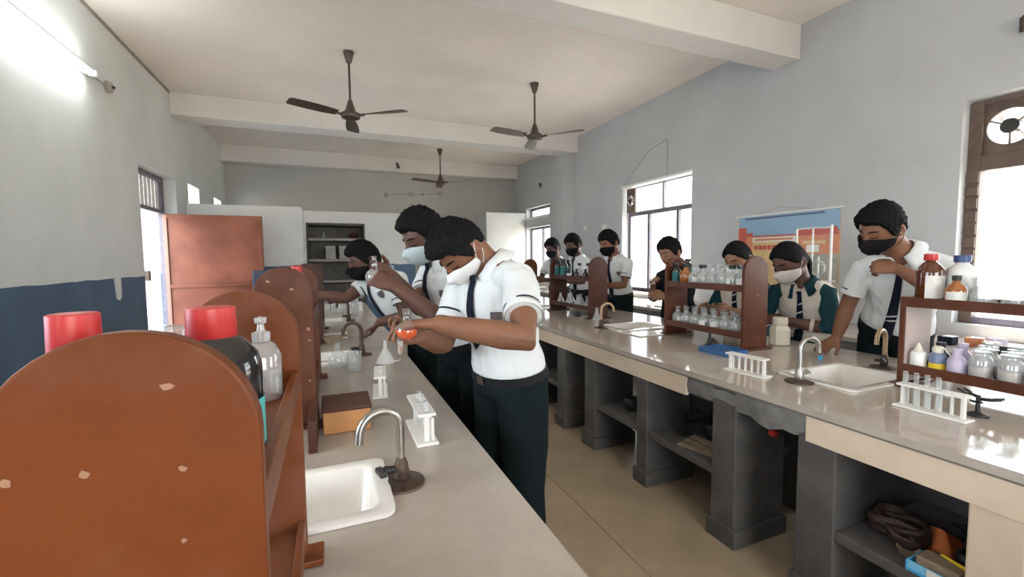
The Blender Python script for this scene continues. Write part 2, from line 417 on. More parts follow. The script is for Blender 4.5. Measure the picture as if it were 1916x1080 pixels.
# door_1 : left door, frame, ventilator with curtain slats, open leaf
dr = bpy.data.objects.new('door_1', None); COL.objects.link(dr); dr['kind'] = 'structure'
fx0, fx1 = XL - .2, XL - .14
def dp(mb, name, m, **k):
    o = mb.build(name, m, None, **k); o.parent = dr; return o
dp(MB().box((fx0, 7.24, 0), (fx1, 7.288, 2.455)), 'door_post', M['frame'])
dp(MB().box((fx0, 6.032, 0), (fx1, 6.08, 2.455)), 'door_post', M['frame'])
dp(MB().box((fx0, 6.08, 1.985), (fx1, 7.24, 2.035)), 'transom', M['frame'])
dp(MB().box((fx0, 6.08, 2.405), (fx1, 7.24, 2.455)), 'door_head', M['frame'])
for k in range(9):
    y = 6.12 + k * .125
    dp(MB().box((fx0 + .012, y, 2.036), (fx0 + .018, y + .115, 2.404)), 'ventilator_slat', M['milk'])
leaf = MB().box((-2.03, 7.205, .02), (-.878, 7.237, 1.985))
lf = dp(leaf, 'door_leaf', M['doorred'], bevel=.004)
def sub(root, mb, name, m, **k):
    o = mb.build(name, m, None, **k); o.parent = root; return o
sub(lf, MB().box((-2.03, 7.185, .02), (-1.985, 7.2055, 1.985)), 'leaf_stile', M['dooredge'], bevel=.004)
sub(lf, MB().box((-.925, 7.185, .02), (-.878, 7.2055, 1.985)), 'leaf_stile', M['doorred'], bevel=.004)
sub(lf, MB().box((-1.985, 7.185, 1.935), (-.925, 7.2055, 1.985)), 'leaf_rail', M['doorred'], bevel=.004)
sub(lf, MB().box((-1.985, 7.185, 1.0), (-.925, 7.2055, 1.05)), 'leaf_rail', M['doorred'], bevel=.004)
sub(lf, MB().tube([(-.955, 7.17, 1.02), (-.955, 7.15, 1.05), (-.955, 7.15, 1.18), (-.955, 7.17, 1.21)], .008), 'door_handle', M['rust'])
dp(MB().box((fx1 - .01, 6.44, 1.13), (fx1 + .05, 6.5, 1.25)), 'latch_plate', M['rust'])
c = thing('steel_cabinet', 'narrow navy steel cabinet standing by the open red door', 'cabinet', (-.90, 7.02, 0))
part(c, MB().box((-.09, -.09, .04), (.10, .09, 1.22)), 'carcass', M['navy'], bevel=.004)
part(c, MB().box((-.08, -.1, .06), (.09, -.09, 1.2)), 'cabinet_door', M['navy'], bevel=.003)
part(c, MB().box((-.085, -.085, .001), (.095, .085, .04)), 'plinth', M['blackp'])

# windows
def window(n, y0, y1, z0, z1, transom, mullions, tmull, deep=.13):
    r = bpy.data.objects.new(f'window_{n}', None); COL.objects.link(r); r['kind'] = 'structure'
    x0, x1 = XR + deep, XR + deep + .045
    def P(mb, name, m, **k):
        o = mb.build(name, m, None, **k); o.parent = r; return o
    t = .045
    P(MB().box((x0, y0, z0), (x1, y0 + t, z1)), 'window_frame', M['frame'])
    P(MB().box((x0, y1 - t, z0), (x1, y1, z1)), 'window_frame', M['frame'])
    P(MB().box((x0, y0 + t, z0), (x1, y1 - t, z0 + t)), 'window_frame', M['frame'])
    P(MB().box((x0, y0 + t, z1 - t), (x1, y1 - t, z1)), 'window_frame', M['frame'])
    ys = [y0 + t, *mullions, y1 - t]
    if transom:
        P(MB().box((x0 - .01, y0 + t, transom - .03), (x1, y1 - t, transom + .03)), 'transom', M['frame'])
        zt = transom - .03
    else: zt = z1 - t
    for y in mullions: P(MB().box((x0 - .005, y - .022, z0 + t), (x1, y + .022, zt)), 'mullion', M['frame'])
    for i in range(len(ys) - 1):
        P(MB().box((x0 + .02, ys[i] + .02, z0 + t), (x0 + .024, ys[i + 1] - .02, zt)), 'pane', M['pane'])
    if transom:
        ys2 = [y0 + t, *tmull, y1 - t]
        for y in tmull: P(MB().box((x0, y - .014, zt + .06), (x1, y + .014, z1 - t)), 'mullion', M['frame'])
        for i in range(len(ys2) - 1):
            P(MB().box((x0 + .02, ys2[i] + .015, zt + .06), (x0 + .024, ys2[i + 1] - .015, z1 - t)), 'pane', M['pane'])
    P(MB().box((XR - .03, y0 - .03, z0 - .035), (XR + deep, y1 + .03, z0)), 'window_sill', M['powder'])
    return r
w2 = window(2, 4.42, 5.88, .84, 2.47, 2.03, [4.80, 5.40], [5.10])
def wp(r, mb, name, m, **k):
    o = mb.build(name, m, None, **k); o.parent = r; return o
for k in range(13):
    z = .98 + k * .08
    wp(w2, MB().box((XR + .19, 5.27, z), (XR + .2, 5.385, z + .008)), 'louvre_edge', M['frame'])
wp(w2, MB().box((XR - .015, 4.40, 2.44), (XR + .13, 5.90, 2.47)), 'lintel_trim', M['powder'])
w3 = window(3, 8.37, 9.60, .88, 2.06, None, [8.98], [])
w4 = window(4, 8.37, 9.60, 2.28, 2.51, None, [8.62], [])
w5 = window(5, *WINS[0], .84, 2.47, 2.03, [-2.2, -1.7], [-2.0])
for k_, (a_, b_) in enumerate(LWINS):
    w6 = window(6 + k_, a_, b_, .85, 2.45, 2.0, [a_ + .5, b_ - .5], [(a_ + b_) / 2])
    for o_ in w6.children: o_.data.transform(Matrix.Translation((XL - XR, 0, 0)) @ Matrix.Translation((XR, 0, 0)) @ Matrix.Scale(-1, 4, V((1, 0, 0))) @ Matrix.Translation((-XR, 0, 0))); o_.data.flip_normals()
w1 = bpy.data.objects.new('window_1', None); COL.objects.link(w1); w1['kind'] = 'structure'
X0 = XR + .09
wp(w1, MB().box((X0, 1.725, .84), (X0 + .09, 1.80, 2.46)), 'window_frame', M['brownfr'], bevel=.004)
wp(w1, MB().box((X0, .35, .84), (X0 + .09, .42, 2.46)), 'window_frame', M['brownfr'], bevel=.004)
wp(w1, MB().box((X0, .42, 1.96), (X0 + .08, 1.725, 2.07)), 'transom', M['brownfr'], bevel=.004)
wp(w1, MB().box((X0, .42, .84), (X0 + .08, 1.725, .89)), 'window_frame', M['frame'])
wp(w1, MB().box((X0, .42, 2.43), (X0 + .08, 1.725, 2.46)), 'window_frame', M['brownfr'])
wp(w1, MB().box((X0, 1.03, .89), (X0 + .06, 1.08, 1.96)), 'mullion', M['frame'])
wp(w1, MB().box((X0 + .03, 1.08, .89), (X0 + .034, 1.725, 1.96)), 'pane', M['pane'])
wp(w1, MB().box((X0 + .03, .42, .89), (X0 + .034, 1.03, 1.96)), 'pane', M['pane'])
wp(w1, MB().box((X0 + .03, .42, 2.07), (X0 + .034, 1.44, 2.43)), 'pane', M['pane'])
for k in range(11):      # brick-like lugs down the frame edge
    z = .93 + k * .095
    wp(w1, MB().box((X0 - .012, 1.728, z), (X0, 1.798, z + .075)), 'frame_lug', M['brownfr'], bevel=.003)
def ring_board(mb, y0, y1, z0, z1, c, r, xa, xb, n=32):
    cir = [(c[0] + r * math.cos(2 * PI * i / n), c[1] + r * math.sin(2 * PI * i / n)) for i in range(n)]
    def sq(a):
        dx, dz = math.cos(a), math.sin(a)
        t = min(((y1 if dx > 0 else y0) - c[0]) / dx if abs(dx) > 1e-6 else 9, ((z1 if dz > 0 else z0) - c[1]) / dz if abs(dz) > 1e-6 else 9)
        return c[0] + dx * t, c[1] + dz * t
    angs = [2 * PI * i / n for i in range(n)]
    for cy_, cz_ in ((y0, z0), (y1, z0), (y1, z1), (y0, z1)): angs.append(math.atan2(cz_ - c[1], cy_ - c[0]) % (2 * PI))
    angs = sorted(set(round(a, 6) for a in angs)); k = len(angs)
    inn = [(c[0] + r * math.cos(a), c[1] + r * math.sin(a)) for a in angs]; out = [sq(a) for a in angs]
    vs = [(xa, *p) for p in inn] + [(xa, *p) for p in out] + [(xb, *p) for p in inn] + [(xb, *p) for p in out]
    fs = []
    for i in range(k):
        j = (i + 1) % k
        fs += [(i, j, k + j, k + i), (2 * k + i, 3 * k + i, 3 * k + j, 2 * k + j), (i, 2 * k + i, 2 * k + j, j), (k + i, k + j, 3 * k + j, 3 * k + i)]
    mb.add(vs, fs)
def exhaust_fan(loc, label, w_, h_, r, mframe, hub, rot=0):
    f = thing('exhaust_fan', label, 'exhaust fan', loc)
    mb = MB(); ring_board(mb, -w_ / 2, w_ / 2, -h_ / 2, h_ / 2, (0, 0), r, 0, .03); part(f, mb, 'mount_board', mframe)
    mb = MB().lathe([(r + .002, 0), (r + .002, .03), (r - .006, .03), (r - .006, 0), (r + .002, 0)], n=32, cap=False)
    for i, v in enumerate(mb.v): mb.v[i] = V((v.z - .004, v.x, v.y))
    part(f, mb, 'ring', mframe, smooth=40)
    mb = MB().lathe([(0.0, -.02), (hub, -.02), (hub * 1.05, .0), (hub, .05), (0, .05)], n=20)
    for i, v in enumerate(mb.v): mb.v[i] = V((v.z, v.x, v.y))
    mo = part(f, mb, 'motor', M['black'], smooth=40)
    for k in range(3):
        a = rot + k * 2 * PI / 3
        part(f, MB().tube([(-.01, math.cos(a) * hub * .9, math.sin(a) * hub * .9), (-.01, math.cos(a) * r, math.sin(a) * r)], .006), 'strut', mframe)
    for k in range(4):
        a = rot + .4 + k * PI / 2; ca, sa = math.cos(a), math.sin(a)
        u = V((0, ca, sa)); t = V((0, -sa, ca)); n_ = V((1, 0, 0))
        pts = []
        for rr, wd in ((hub * .8, .010), (r * .86, .017)):
            pts += [u * rr - t * wd - n_ * .012 + n_ * .03, u * rr + t * wd + n_ * .012 + n_ * .03]
        vs = pts + [p + n_ * .003 for p in pts]
        part(f, MB().add(vs, [(0, 1, 3, 2), (4, 6, 7, 5), (0, 4, 5, 1), (2, 3, 7, 6), (0, 2, 6, 4), (1, 5, 7, 3)]), 'blade', M['powder'])
    return f
exhaust_fan((XR + .118, 1.59, 2.25), 'round exhaust fan in brown board of the window nearest the camera', .268, .355, .128, M['brownfr'], .05, .5)
exhaust_fan((XR + .055, 5.735, 2.235), 'brown framed exhaust fan in the corner of the window behind students', .20, .37, .088, M['brownfr'], .035, .2)

# ------------------------------------------------------------------ ceiling fans, tube light, wall bits
def make_fan():
    f = thing('ceiling_fan', '', 'ceiling fan')
    part(f, MB().lathe([(.012, -.13), (.03, -.11), (.052, -.03), (.055, 0), (.0, 0)], n=20), 'canopy', M['fan'], smooth=40)
    part(f, MB().tube([(0, 0, -.1), (0, 0, -.56)], .012), 'down_rod', M['fan'], smooth=40)
    part(f, MB().lathe([(0, -.72), (.05, -.72), (.095, -.70), (.105, -.675), (.10, -.655), (.06, -.63), (.042, -.58), (.024, -.52), (.012, -.50)], n=24), 'motor', M['fan'], smooth=40)
    for k in range(3):
        a = k * 2 * PI / 3
        u = V((math.cos(a), math.sin(a), 0)); t = V((-math.sin(a), math.cos(a), 0)); z = V((0, 0, 1))
        vs = []
        for r, wd, tw in ((.15, .045, .012), (.3, .065, .014), (.5, .075, .012), (.63, .07, .010), (.655, .045, .008)):
            vs += [u * r - t * wd + z * (-.675 - tw), u * r + t * wd + z * (-.675 + tw)]
        fs = [(2 * i, 2 * i + 1, 2 * i + 3, 2 * i + 2) for i in range(4)]
        n0 = len(vs); vs2 = vs + [v + z * .004 for v in vs]
        fs += [tuple(n0 + i for i in f_)[::-1] for f_ in fs]
        rim = [0, 2, 4, 6, 8, 9, 7, 5, 3, 1]
        fs += [(rim[i], rim[(i + 1) % 10], rim[(i + 1) % 10] + n0, rim[i] + n0) for i in range(10)]
        b = part(f, MB().add(vs2, fs), 'blade', M['fan'])
        arm = MB().box((0, 0, 0), (0, 0, 0)); arm = MB().tube([u * .09 + z * -.68, u * .17 + z * -.676], .014, 8)
        o = arm.build('blade_arm', M['fan']); o.parent = b
    return f
FAN = Proto(make_fan)
FAN.put((.261, 5.225, CZ), math.radians(85), 'dark brown ceiling fan hanging before the beam, nearer the lit tube', 'ceiling fans')
FAN.put((2.509, 5.285, CZ), math.radians(72), 'dark brown ceiling fan hanging before the beam, nearer the window wall', 'ceiling fans')
FAN.put((2.152, 9.053, CZ), math.radians(80), 'dark brown ceiling fan hanging beyond the beam, farthest from camera', 'ceiling fans')

t = thing('tube_light', 'lit white fluorescent tube light mounted high on the pale wall', 'light', (XL, 4.33, 2.985))
part(t, MB().box((.001, -.63, -.035), (.05, .63, .035)), 'batten', M['powder'], bevel=.006)
part(t, MB().tube([(.085, -.59, -.03), (.085, .59, -.03)], .019, 14), 'tube', M['lamp'], smooth=60)
for s in (-1, 1): part(t, MB().box((.05, s * .61 - .02, -.05), (.105, s * .61 + .02, .0)), 'tube_holder', M['powder'], bevel=.004)
part(t, MB().tube([(.02, .63, .0), (.015, .80, .010), (.012, 1.0, .012)], .006, 6), 'wire', M['papergrey'])
h = thing('wall_hook_box', 'small round grey box on the wall beyond the tube light', 'junction box', (XL, 5.39, 3.0))
mb = MB().lathe([(.055, 0), (.055, .03), (.04, .045), (0, .047)], n=18)
for i, v in enumerate(mb.v): mb.v[i] = V((v.z + .001, v.x, v.y))
part(h, mb, 'box_cover', mat('junction grey', (.30, .28, .26), .6), smooth=40)
mb = MB().lathe([(.012, 0), (.012, .02), (0, .021)], n=10)
for i, v in enumerate(mb.v): mb.v[i] = V((v.z + .047, v.x, v.y))
part(h, mb, 'box_screw', M['black'], smooth=40)
tag(MB().prism([(5.26, 1.22), (5.39, 1.24), (5.385, 1.02), (5.345, .985), (5.29, 1.0)], 0, XL + .001, XL + .012).build('bare_plaster_patch', M['wall'], None), 'bare pale plaster patch breaking the blue paint by the door', 'patch')
def small_wall_box(name, label, cat, c, sx, sy, sz, m):
    o = thing(name, label, cat, c)
    part(o, MB().box((-sx / 2, -sy / 2, -sz / 2), (sx / 2, sy / 2, sz / 2)), 'plate', m, bevel=.004)
    part(o, MB().box((-sx / 2 - .006, -sy / 6, -sz / 5), (-sx / 2, sy / 6, sz / 5)), 'rocker', M['white'], bevel=.002)
    return o
small_wall_box('switch_plate', 'pale switch plate on the wall beside the large window', 'switch', (XR - .012, 6.36, 1.88), .022, .14, .10, M['wall'])
small_wall_box('switch_plate', 'pale switch plate on the wall close to the pillar', 'switch', (XR - .012, 6.95, 1.89), .022, .12, .09, M['wall'])
def bracket(loc, label, s=1, d=(0, -1, 0)):
    o = thing('wall_bracket', label, 'bracket', loc); d = V(d)
    part(o, MB().tube([V((0, 0, 0)), d * .05 * s], .014 * s, 8), 'stub', M['fan'])
    part(o, MB().tube([d * .05 * s, d * .06 * s + V((.03, 0, -.09)) * s], [.022 * s, .028 * s], 8), 'clip', M['fan'])
    return o
bracket((1.42, 10.055, 3.45), 'small dark hook on the far ceiling beam', 1.2)
bracket((XR - .001, 8.78, 2.98), 'small dark hook on the wall above the far ventilator', .9, (-1, 0, 0))
bracket((XR - .001, 1.50, 2.91), 'small dark hook on the wall above the window nearest camera', 1.0, (-1, 0, 0))
cnd = thing('wiring_batten', 'old wiring batten with dark clips high on the far wall', 'wiring', (1.8, YB, 2.85))
part(cnd, MB().box((-.3, -.02, -.012), (.1, -.001, .012)), 'batten', M['papergrey'])
for x, r in ((-.58, .05), (-.02, .045), (.24, .035), (.66, .05)):
    mb = MB().lathe([(r, 0), (r * .8, .03), (0, .032)], n=12)
    for i, v in enumerate(mb.v): mb.v[i] = V((v.x + x, -v.z - .001 - (.019 if x == -.02 else 0), v.y + x * .06))
    part(cnd, mb, 'clip', M['papergrey'], smooth=40)
part(cnd, MB().tube([(-.58, -.012, -.04), (-.3, -.012, -.01), (.24, -.012, .012), (.66, -.012, .035)], .005, 6), 'wire', M['papergrey'])
tag(MB().tube([(XR - .006, 5.85, 2.47), (XR - .006, 5.30, 2.86), (XR - .006, 5.22, 2.90), (XR - .006, 4.90, 2.96), (XR - .006, 4.87, 2.94), (XR - .006, 4.87, 2.47)], .005, 6).build('wall_cable', M['papergrey']), 'thin grey cable looped on the wall above the large window', 'cable')

# ------------------------------------------------------------------ benches
def bench(name, label, x0, x1, y0, y1, sinks, topm, pillars, front, apron_runs, shelves):
    """front: x of the visible long side (-1 left, +1 right of the bench)"""
    b = thing(name, label, 'bench', ((x0 + x1) / 2, (y0 + y1) / 2, 0)); ox, oy = b.location.x, b.location.y
    def P(mb, nm, m, **k):
        mb.v = [v - V((ox, oy, 0)) for v in mb.v]; return part(b, mb, nm, m, **k)
    mb = MB()
    for a, c, d, e in cells(x0, x1, y0, y1, sinks): mb.box((a, d, BT - .028), (c, e, BT))
    P(mb, 'benchtop', topm)
    fx = x0 if front < 0 else x1; s = 1 if front < 0 else -1
    P(MB().box((fx + s * .0, y0, BT - .034), (fx + s * .03, y1, BT - .0285)), 'edge_strip', M['edge'])
    for a, c in apron_runs:
        P(MB().box((fx + s * .004, a, BT - .135), (fx + s * .024, c, BT - .035)), 'apron_panel', M['cream'], bevel=.002)
    bx = x1 if front < 0 else x0
    P(MB().box((bx - s * .024, y0, BT - .135), (bx - s * .004, y1, BT - .035)), 'apron_panel', M['cream'])
    P(MB().box((x0 + .04, y0 + .02, BT - .135), (x0 + .06, y1 - .02, BT - .03)), 'slab_rib', M['cement'])
    P(MB().box((x1 - .06, y0 + .02, BT - .135), (x1 - .04, y1 - .02, BT - .03)), 'slab_rib', M['cement'])
    for a, c, m in pillars:
        d0, d1 = (fx + s * .012, fx + s * .34)
        P(MB().box((min(d0, d1), a, 0.0), (max(d0, d1), c, BT - .03)), 'bench_pillar', M[m], bevel=.006)
        if m != 'marble':
            P(MB().box((min(d0, d1) - .014, a - .014, 0.0), (max(d0, d1) + .014, c + .014, .085)), 'pillar_base', M['cement'], bevel=.004)
    mid = (x0 + x1) / 2
    segs = [y0 + .05] + [v for h in sinks for v in (h[2] - .02, h[3] + .02)] + [y1 - .05]
    for a, c in zip(segs[::2], segs[1::2]): P(MB().box((mid - .05, a, 0), (mid + .05, c, BT - .03)), 'core_wall', M['cement'])
    d0, d1 = fx + s * .02, mid
    for a, c in shelves:
        P(MB().box((min(d0, d1), a, .295), (max(d0, d1), c, .335)), 'bench_shelf', M['cement'], bevel=.005)
    return b, P
RS = [(2.03, 2.48, 1.15, 1.48), (2.10, 2.55, 2.83, 3.16), (2.08, 2.53, 4.50, 4.83)]
RX0, RX1, RY0, RY1 = 1.672, 2.93, -.6, 6.3
pil = [(-.05, .07, 'cement'), (.52, .64, 'marble'), (1.0, 1.145, 'cement'), (1.43, 1.566, 'cement'), (2.04, 2.136, 'cement'), (2.59, 2.727, 'cement'), (3.02, 3.146, 'cement'), (3.63, 3.73, 'cement'), (4.22, 4.35, 'cement'), (4.68, 4.81, 'cement'), (5.3, 5.4, 'cement'), (6.1, 6.24, 'cement')]
RB, RP = bench('lab_bench', 'long stone-topped bench on grey pillars carrying three bottle racks, window side', RX0, RX1, RY0, RY1, RS, M['bench'], pil, -1,
      [(-.6, 1.11), (1.73, 6.3)], [(.07, .52), (.64, 1.0), (1.566, 2.04), (2.136, 2.59), (3.146, 3.63), (3.73, 4.22), (4.81, 5.3)])
# broken concrete where the apron tiles have fallen
ys = [1.11, 1.16, 1.21, 1.27, 1.32, 1.36, 1.41, 1.47, 1.53, 1.6, 1.67, 1.73]
zb = [.655, .645, .648, .625, .632, .652, .650, .648, .662, .655, .66, .655]
vs = []
for i, y in enumerate(ys):
    for x, z in ((RX0 + .014, BT - .035), (RX0 + .008, (BT - .035 + zb[i]) / 2), (RX0 + .016, zb[i]), (RX0 + .06, zb[i])):
        vs.append((x + .006 * noise.noise(V((x * 40, y * 25, z * 30))), y, z))
fs = [(i * 4 + j, i * 4 + j + 1, i * 4 + j + 5, i * 4 + j + 4) for i in range(len(ys) - 1) for j in range(3)]
RP(MB().add(vs, fs), 'broken_concrete', M['cementl'], smooth=50)
LS = [(-.40, .107, 1.005, 1.28), (-.40, .107, 2.66, 2.94), (-.40, .107, 4.36, 4.64)]
LX0, LX1, LY0, LY1 = -.71, .415, -.8, 6.3
LB, LP = bench('lab_bench', 'long stone-topped bench in the foreground beside the two front students', LX0, LX1, LY0, LY1, LS, M['benchl'],
      [(-.7, -.58, 'cement'), (.1, .24, 'cement'), (.8, .93, 'cement'), (1.4, 1.53, 'cement'), (2.3, 2.42, 'cement'), (3.3, 3.42, 'cement'), (4.3, 4.42, 'cement'), (5.2, 5.32, 'cement'), (6.1, 6.24, 'cement')], 1,
      [(-.8, 6.3)], [(.24, .8), (1.53, 2.3), (2.42, 3.3), (3.42, 4.3)])
ctr = thing('wall_counter', 'grey edged side counter under the windows behind the students', 'counter', (3.94, 3.6, 0))
part(ctr, MB().box((-.38, -4.0, .71), (.375, 4.9, .746)), 'countertop', M['bench'], bevel=.003)
part(ctr, MB().box((-.372, -4.0, .60), (-.345, 4.9, .709)), 'front_panel', M['cementl'])
for y in (-3.9, -2.4, -.9, .6, 2.1, 3.6, 4.7):
    part(ctr, MB().box((-.34, y, 0), (.37, y + .1, .7095)), 'counter_pillar', M['cement'])

# ------------------------------------------------------------------ sinks and taps
def sink(h, label, depth=.15):
    x0, x1, y0, y1 = h; e = .004
    o = thing('sink', label, 'sink', ((x0 + x1) / 2, (y0 + y1) / 2, BT)); hx, hy = (x1 - x0) / 2 - e, (y1 - y0) / 2 - e
    def rr(a, b, r, z, n=5):
        pts = []
        for cx_, cy_, a0 in ((a - r, b - r, 0), (-a + r, b - r, PI / 2), (-a + r, -b + r, PI), (a - r, -b + r, 3 * PI / 2)):
            pts += [(cx_ + r * math.cos(a0 + PI / 2 * i / n), cy_ + r * math.sin(a0 + PI / 2 * i / n), z) for i in range(n + 1)]
        return pts
    L = [rr(hx + .018, hy + .018, .03, .001), rr(hx + .018, hy + .018, .03, .010), rr(hx - .012, hy - .012, .03, .013), rr(hx - .022, hy - .022, .03, .004),
         rr(hx - .032, hy - .032, .04, -depth + .03), rr(hx - .06, hy - .06, .04, -depth), rr(.025, .025, .02, -depth - .006)]
    n = len(L[0]); vs = [p for l in L for p in l]; fs = []
    for i in range(len(L) - 1):
        for j in range(n): fs.append((i * n + j, i * n + (j + 1) % n, (i + 1) * n + (j + 1) % n, (i + 1) * n + j))
    part(o, MB().add(vs, fs), 'basin', M['ceramic'], smooth=50)
    part(o, MB().lathe([(0, -depth - .004), (.026, -depth - .004), (.026, -depth + .001), (.02, -depth - .002), (0, -depth - .002)], n=16), 'drain', M['rust'], smooth=50)
    return o
for h, l in zip(RS, ['white ceramic sink between the two nearest racks, window-side bench', 'white ceramic sink by the flat shiny plate, window-side bench', 'white ceramic sink beyond the rack holding teal-labelled bottles']): sink(h, l)
for h, l in zip(LS, ['white ceramic sink nearest the camera beside the stained tap', 'white ceramic sink holding a round glass flask, foreground bench', 'white ceramic sink at the far end of the foreground bench']): sink(h, l)
def make_tap(m, stain=False, H=.15, R=.052):
    t = thing('swan_neck_tap', '', 'tap')
    part(t, MB().lathe([(.06, .0008), (.058, .006), (.03, .011), (.018, .016), (0, .016)], n=22), 'flange', M['rust'], smooth=50)
    part(t, MB().lathe([(.017, .014), (.020, .03), (.017, .055), (.013, .065), (.0115, .07), (0, .07)], n=16), 'valve_body', M['rust'] if stain else M['steel'], smooth=50)
    pts = [(0, 0, .06), (0, 0, H)] + [(-R + R * math.cos(a), 0, H + R * math.sin(a)) for a in [PI * .93 * i / 12 for i in range(1, 13)]]
    pts.append((-2 * R - .002, 0, H - .018))
    part(t, MB().tube(pts, .0105, 12), 'spout', M[m], smooth=60)
    k = part(t, MB().tube([(-.012, 0, .042), (-.045, .0, .047)], [.009, .011], 10), 'valve_stem', M['black'] if stain else M[m], smooth=50)
    mb = MB().box((-.062, -.022, .038), (-.045, .022, .052)); part(t, mb, 'handle', M['black'] if stain else M['milk'], bevel=.003)
    return t
TAPD = Proto(lambda: make_tap('steel', True)); TAPS = Proto(lambda: make_tap('steel')); TAPR = Proto(lambda: make_tap('rust', True)); TAPB = Proto(lambda: make_tap('brass', True))
TAPD.put((.152, 1.137, BT), .25, 'grey swan neck tap with wide rusty flange at the nearest sink', 'swan neck taps')
TAPR.put((.160, 2.81, BT), 0.1, 'brown swan neck tap behind the sink holding the round flask', 'swan neck taps')
TAPR.put((.148, 4.49, BT), 0.1, 'dark swan neck tap at the far end of the foreground bench', 'swan neck taps')
TAPS.put((1.975, 1.345, BT), PI - .15, 'shiny steel swan neck tap before the nearest window-side sink', 'swan neck taps')
TAPB.put((2.62, 1.345, BT), .15, 'rusty tan swan neck tap by the leaning student in a black mask', 'swan neck taps')
TAPB.put((2.055, 3.07, BT), PI - .3, 'tan swan neck tap before the sink beside the far rack', 'swan neck taps')
TAPR.put((2.63, 2.83, BT), .4, 'black swan neck tap standing behind the middle rack end', 'swan neck taps')

# ------------------------------------------------------------------ reagent racks
def rack(name, label, cx, y0, y1, w_, top, wood, sh=(1.135, .845), rail=.018, flat_far=None):
    """two round-topped end boards, two railed shelves"""
    r = thing(name, label, 'rack', (cx, (y0 + y1) / 2, BT)); L = (y1 - y0) / 2; hw = w_ / 2; W = M[wood]
    T = top - BT; foot = .014
    for s in (-1, 1):
        arcp = arc((0, T - hw), hw, 0, PI, 20); poly = [(-hw, foot), (hw, foot)] + arcp
        if flat_far and s > 0: poly = [(-hw, foot), (hw, foot), (hw, flat_far - BT), (-hw, flat_far - BT)]
        yb = s * L; a, b = (yb, yb + .02) if s < 0 else (yb - .02, yb)
        part(r, MB().prism(poly, 1, a, b), 'end_board', W, bevel=.003)
        part(r, MB().box((-hw - .028, min(a, b) - .02, .0006), (hw + .028, max(a, b) + .02, foot)), 'foot', W, bevel=.003)
    for z in sh:
        zz = z - BT
        part(r, MB().box((-hw + .004, -L + .0202, zz - .016), (hw - .004, L - .0202, zz)), 'shelf', W, bevel=.002)
        for s in (-1, 1):
            x = s * (hw - .002)
            part(r, MB().box((min(x, x - s * .012), -L + .0202, zz - .024), (max(x, x - s * .012), L - .0202, zz + rail)), 'rail', W, bevel=.002)
    return r
R1 = rack('reagent_rack', 'orange-brown bottle rack closest to the camera, foreground bench', -.1475, .415, .92, .178, 1.302, 'woodl')
def chips(r, spots, y):
    for x, z, w_ in spots:
        k = 7; poly = [(x - r.location.x + w_ * (1 + .3 * math.sin(i * 2.3 + x * 90)) * math.cos(2 * PI * i / k), z - BT + w_ * .85 * (1 + .3 * math.cos(i * 1.7 + z * 70)) * math.sin(2 * PI * i / k)) for i in range(k)]
        part(r, MB().prism(poly, 1, y - r.location.y - .0012, y - r.location.y + .001), 'paint_chip', M['chip'])
chips(R1, ((-.121, 1.258, .0042), (-.174, 1.198, .0036), (-.114, 1.191, .003), (-.217, 1.20, .0036), (-.116, 1.132, .002)), .415)
R2 = rack('reagent_rack', 'brown bottle rack behind the closest one, beside the wooden box', -.148, 1.655, 2.36, .178, 1.333, 'wood')
chips(R2, ((-.194, 1.286, .0055), (-.124, 1.258, .006), (-.077, 1.12, .006), (-.075, 1.08, .0045), (-.079, .94, .004)), 1.655)
rack('reagent_rack', 'dark brown bottle rack at the far part of the foreground bench', -.148, 3.32, 4.05, .178, 1.335, 'woodd')
RC = rack('reagent_rack', 'brown rack with the red-capped amber bottle, window-side bench', 2.425, .36, 1.144, .205, 1.30, 'wood', (1.152, .858), flat_far=1.172)
part(RC, MB().box((-.096, .3675, .02), (.096, .3715, .37)), 'inner_face', mat('glare-pale board', (.42, .34, .31), .6, var=.1))['label'] = 'pale inner face of the end board, window glare put into its colour'  # added pale panel: window glare on the inner face painted as colour
RA = rack('reagent_rack', 'brown rack full of clear bottles in the middle of the window-side bench', 2.415, 1.93, 2.62, .205, 1.358, 'wood', (1.160, .872))
RBk = rack('reagent_rack', 'brown rack with teal-labelled dark bottles, window-side bench', 2.345, 3.55, 4.36, .205, 1.362, 'woodd', (1.155, .875))
RD = rack('reagent_rack', 'brown rack partly hidden behind the front student, far window-side bench', 2.40, 5.2, 5.95, .2, 1.345, 'wood', (1.15, .87))

# ------------------------------------------------------------------ bottles and glassware
def bottle(name, cat, prof, m, stop=None, stopm=None, label=None, labm='paper', n=20, liquid=None, liqm=None):
    t = thing(name, '', cat)
    part(t, MB().lathe(prof, n=n), 'bottle_body', m, smooth=50)
    if stop: part(t, MB().lathe(stop, n=n), 'stopper', stopm, smooth=40)
    if label:
        z0, z1, r = label
        vs, fs = [], []
        k = 12
        for i in range(k + 1):
            a = PI * 1.35 + (i / k - .5) * 2.2
            for z in (z0, z1): vs.append((r * math.cos(a), r * math.sin(a), z))
        for i in range(k): fs.append((2 * i, 2 * i + 2, 2 * i + 3, 2 * i + 1))
        part(t, MB().add(vs, fs), 'paper_label', M[labm], smooth=180)
    if liquid: part(t, MB().lathe(liquid, n=n), 'contents', liqm, smooth=50)
    return t
R_ = .031
reag = [(0, .0005), (R_ * .92, .0005), (R_, .006), (R_, .062), (R_ * .9, .074), (.016, .088), (.0125, .094), (.0125, .108), (.016, .11), (.016, .114), (0, .114)]
stp = [(0, .1145), (.0125, .1145), (.0125, .118), (.007, .121), (.015, .127), (.017, .134), (.012, .14), (0, .141)]
REAG = Proto(lambda: bottle('reagent_bottle', 'bottle', reag, M['glassm'], stp, M['glassm'], (.02, .055, R_ + .0006), 'paper'))
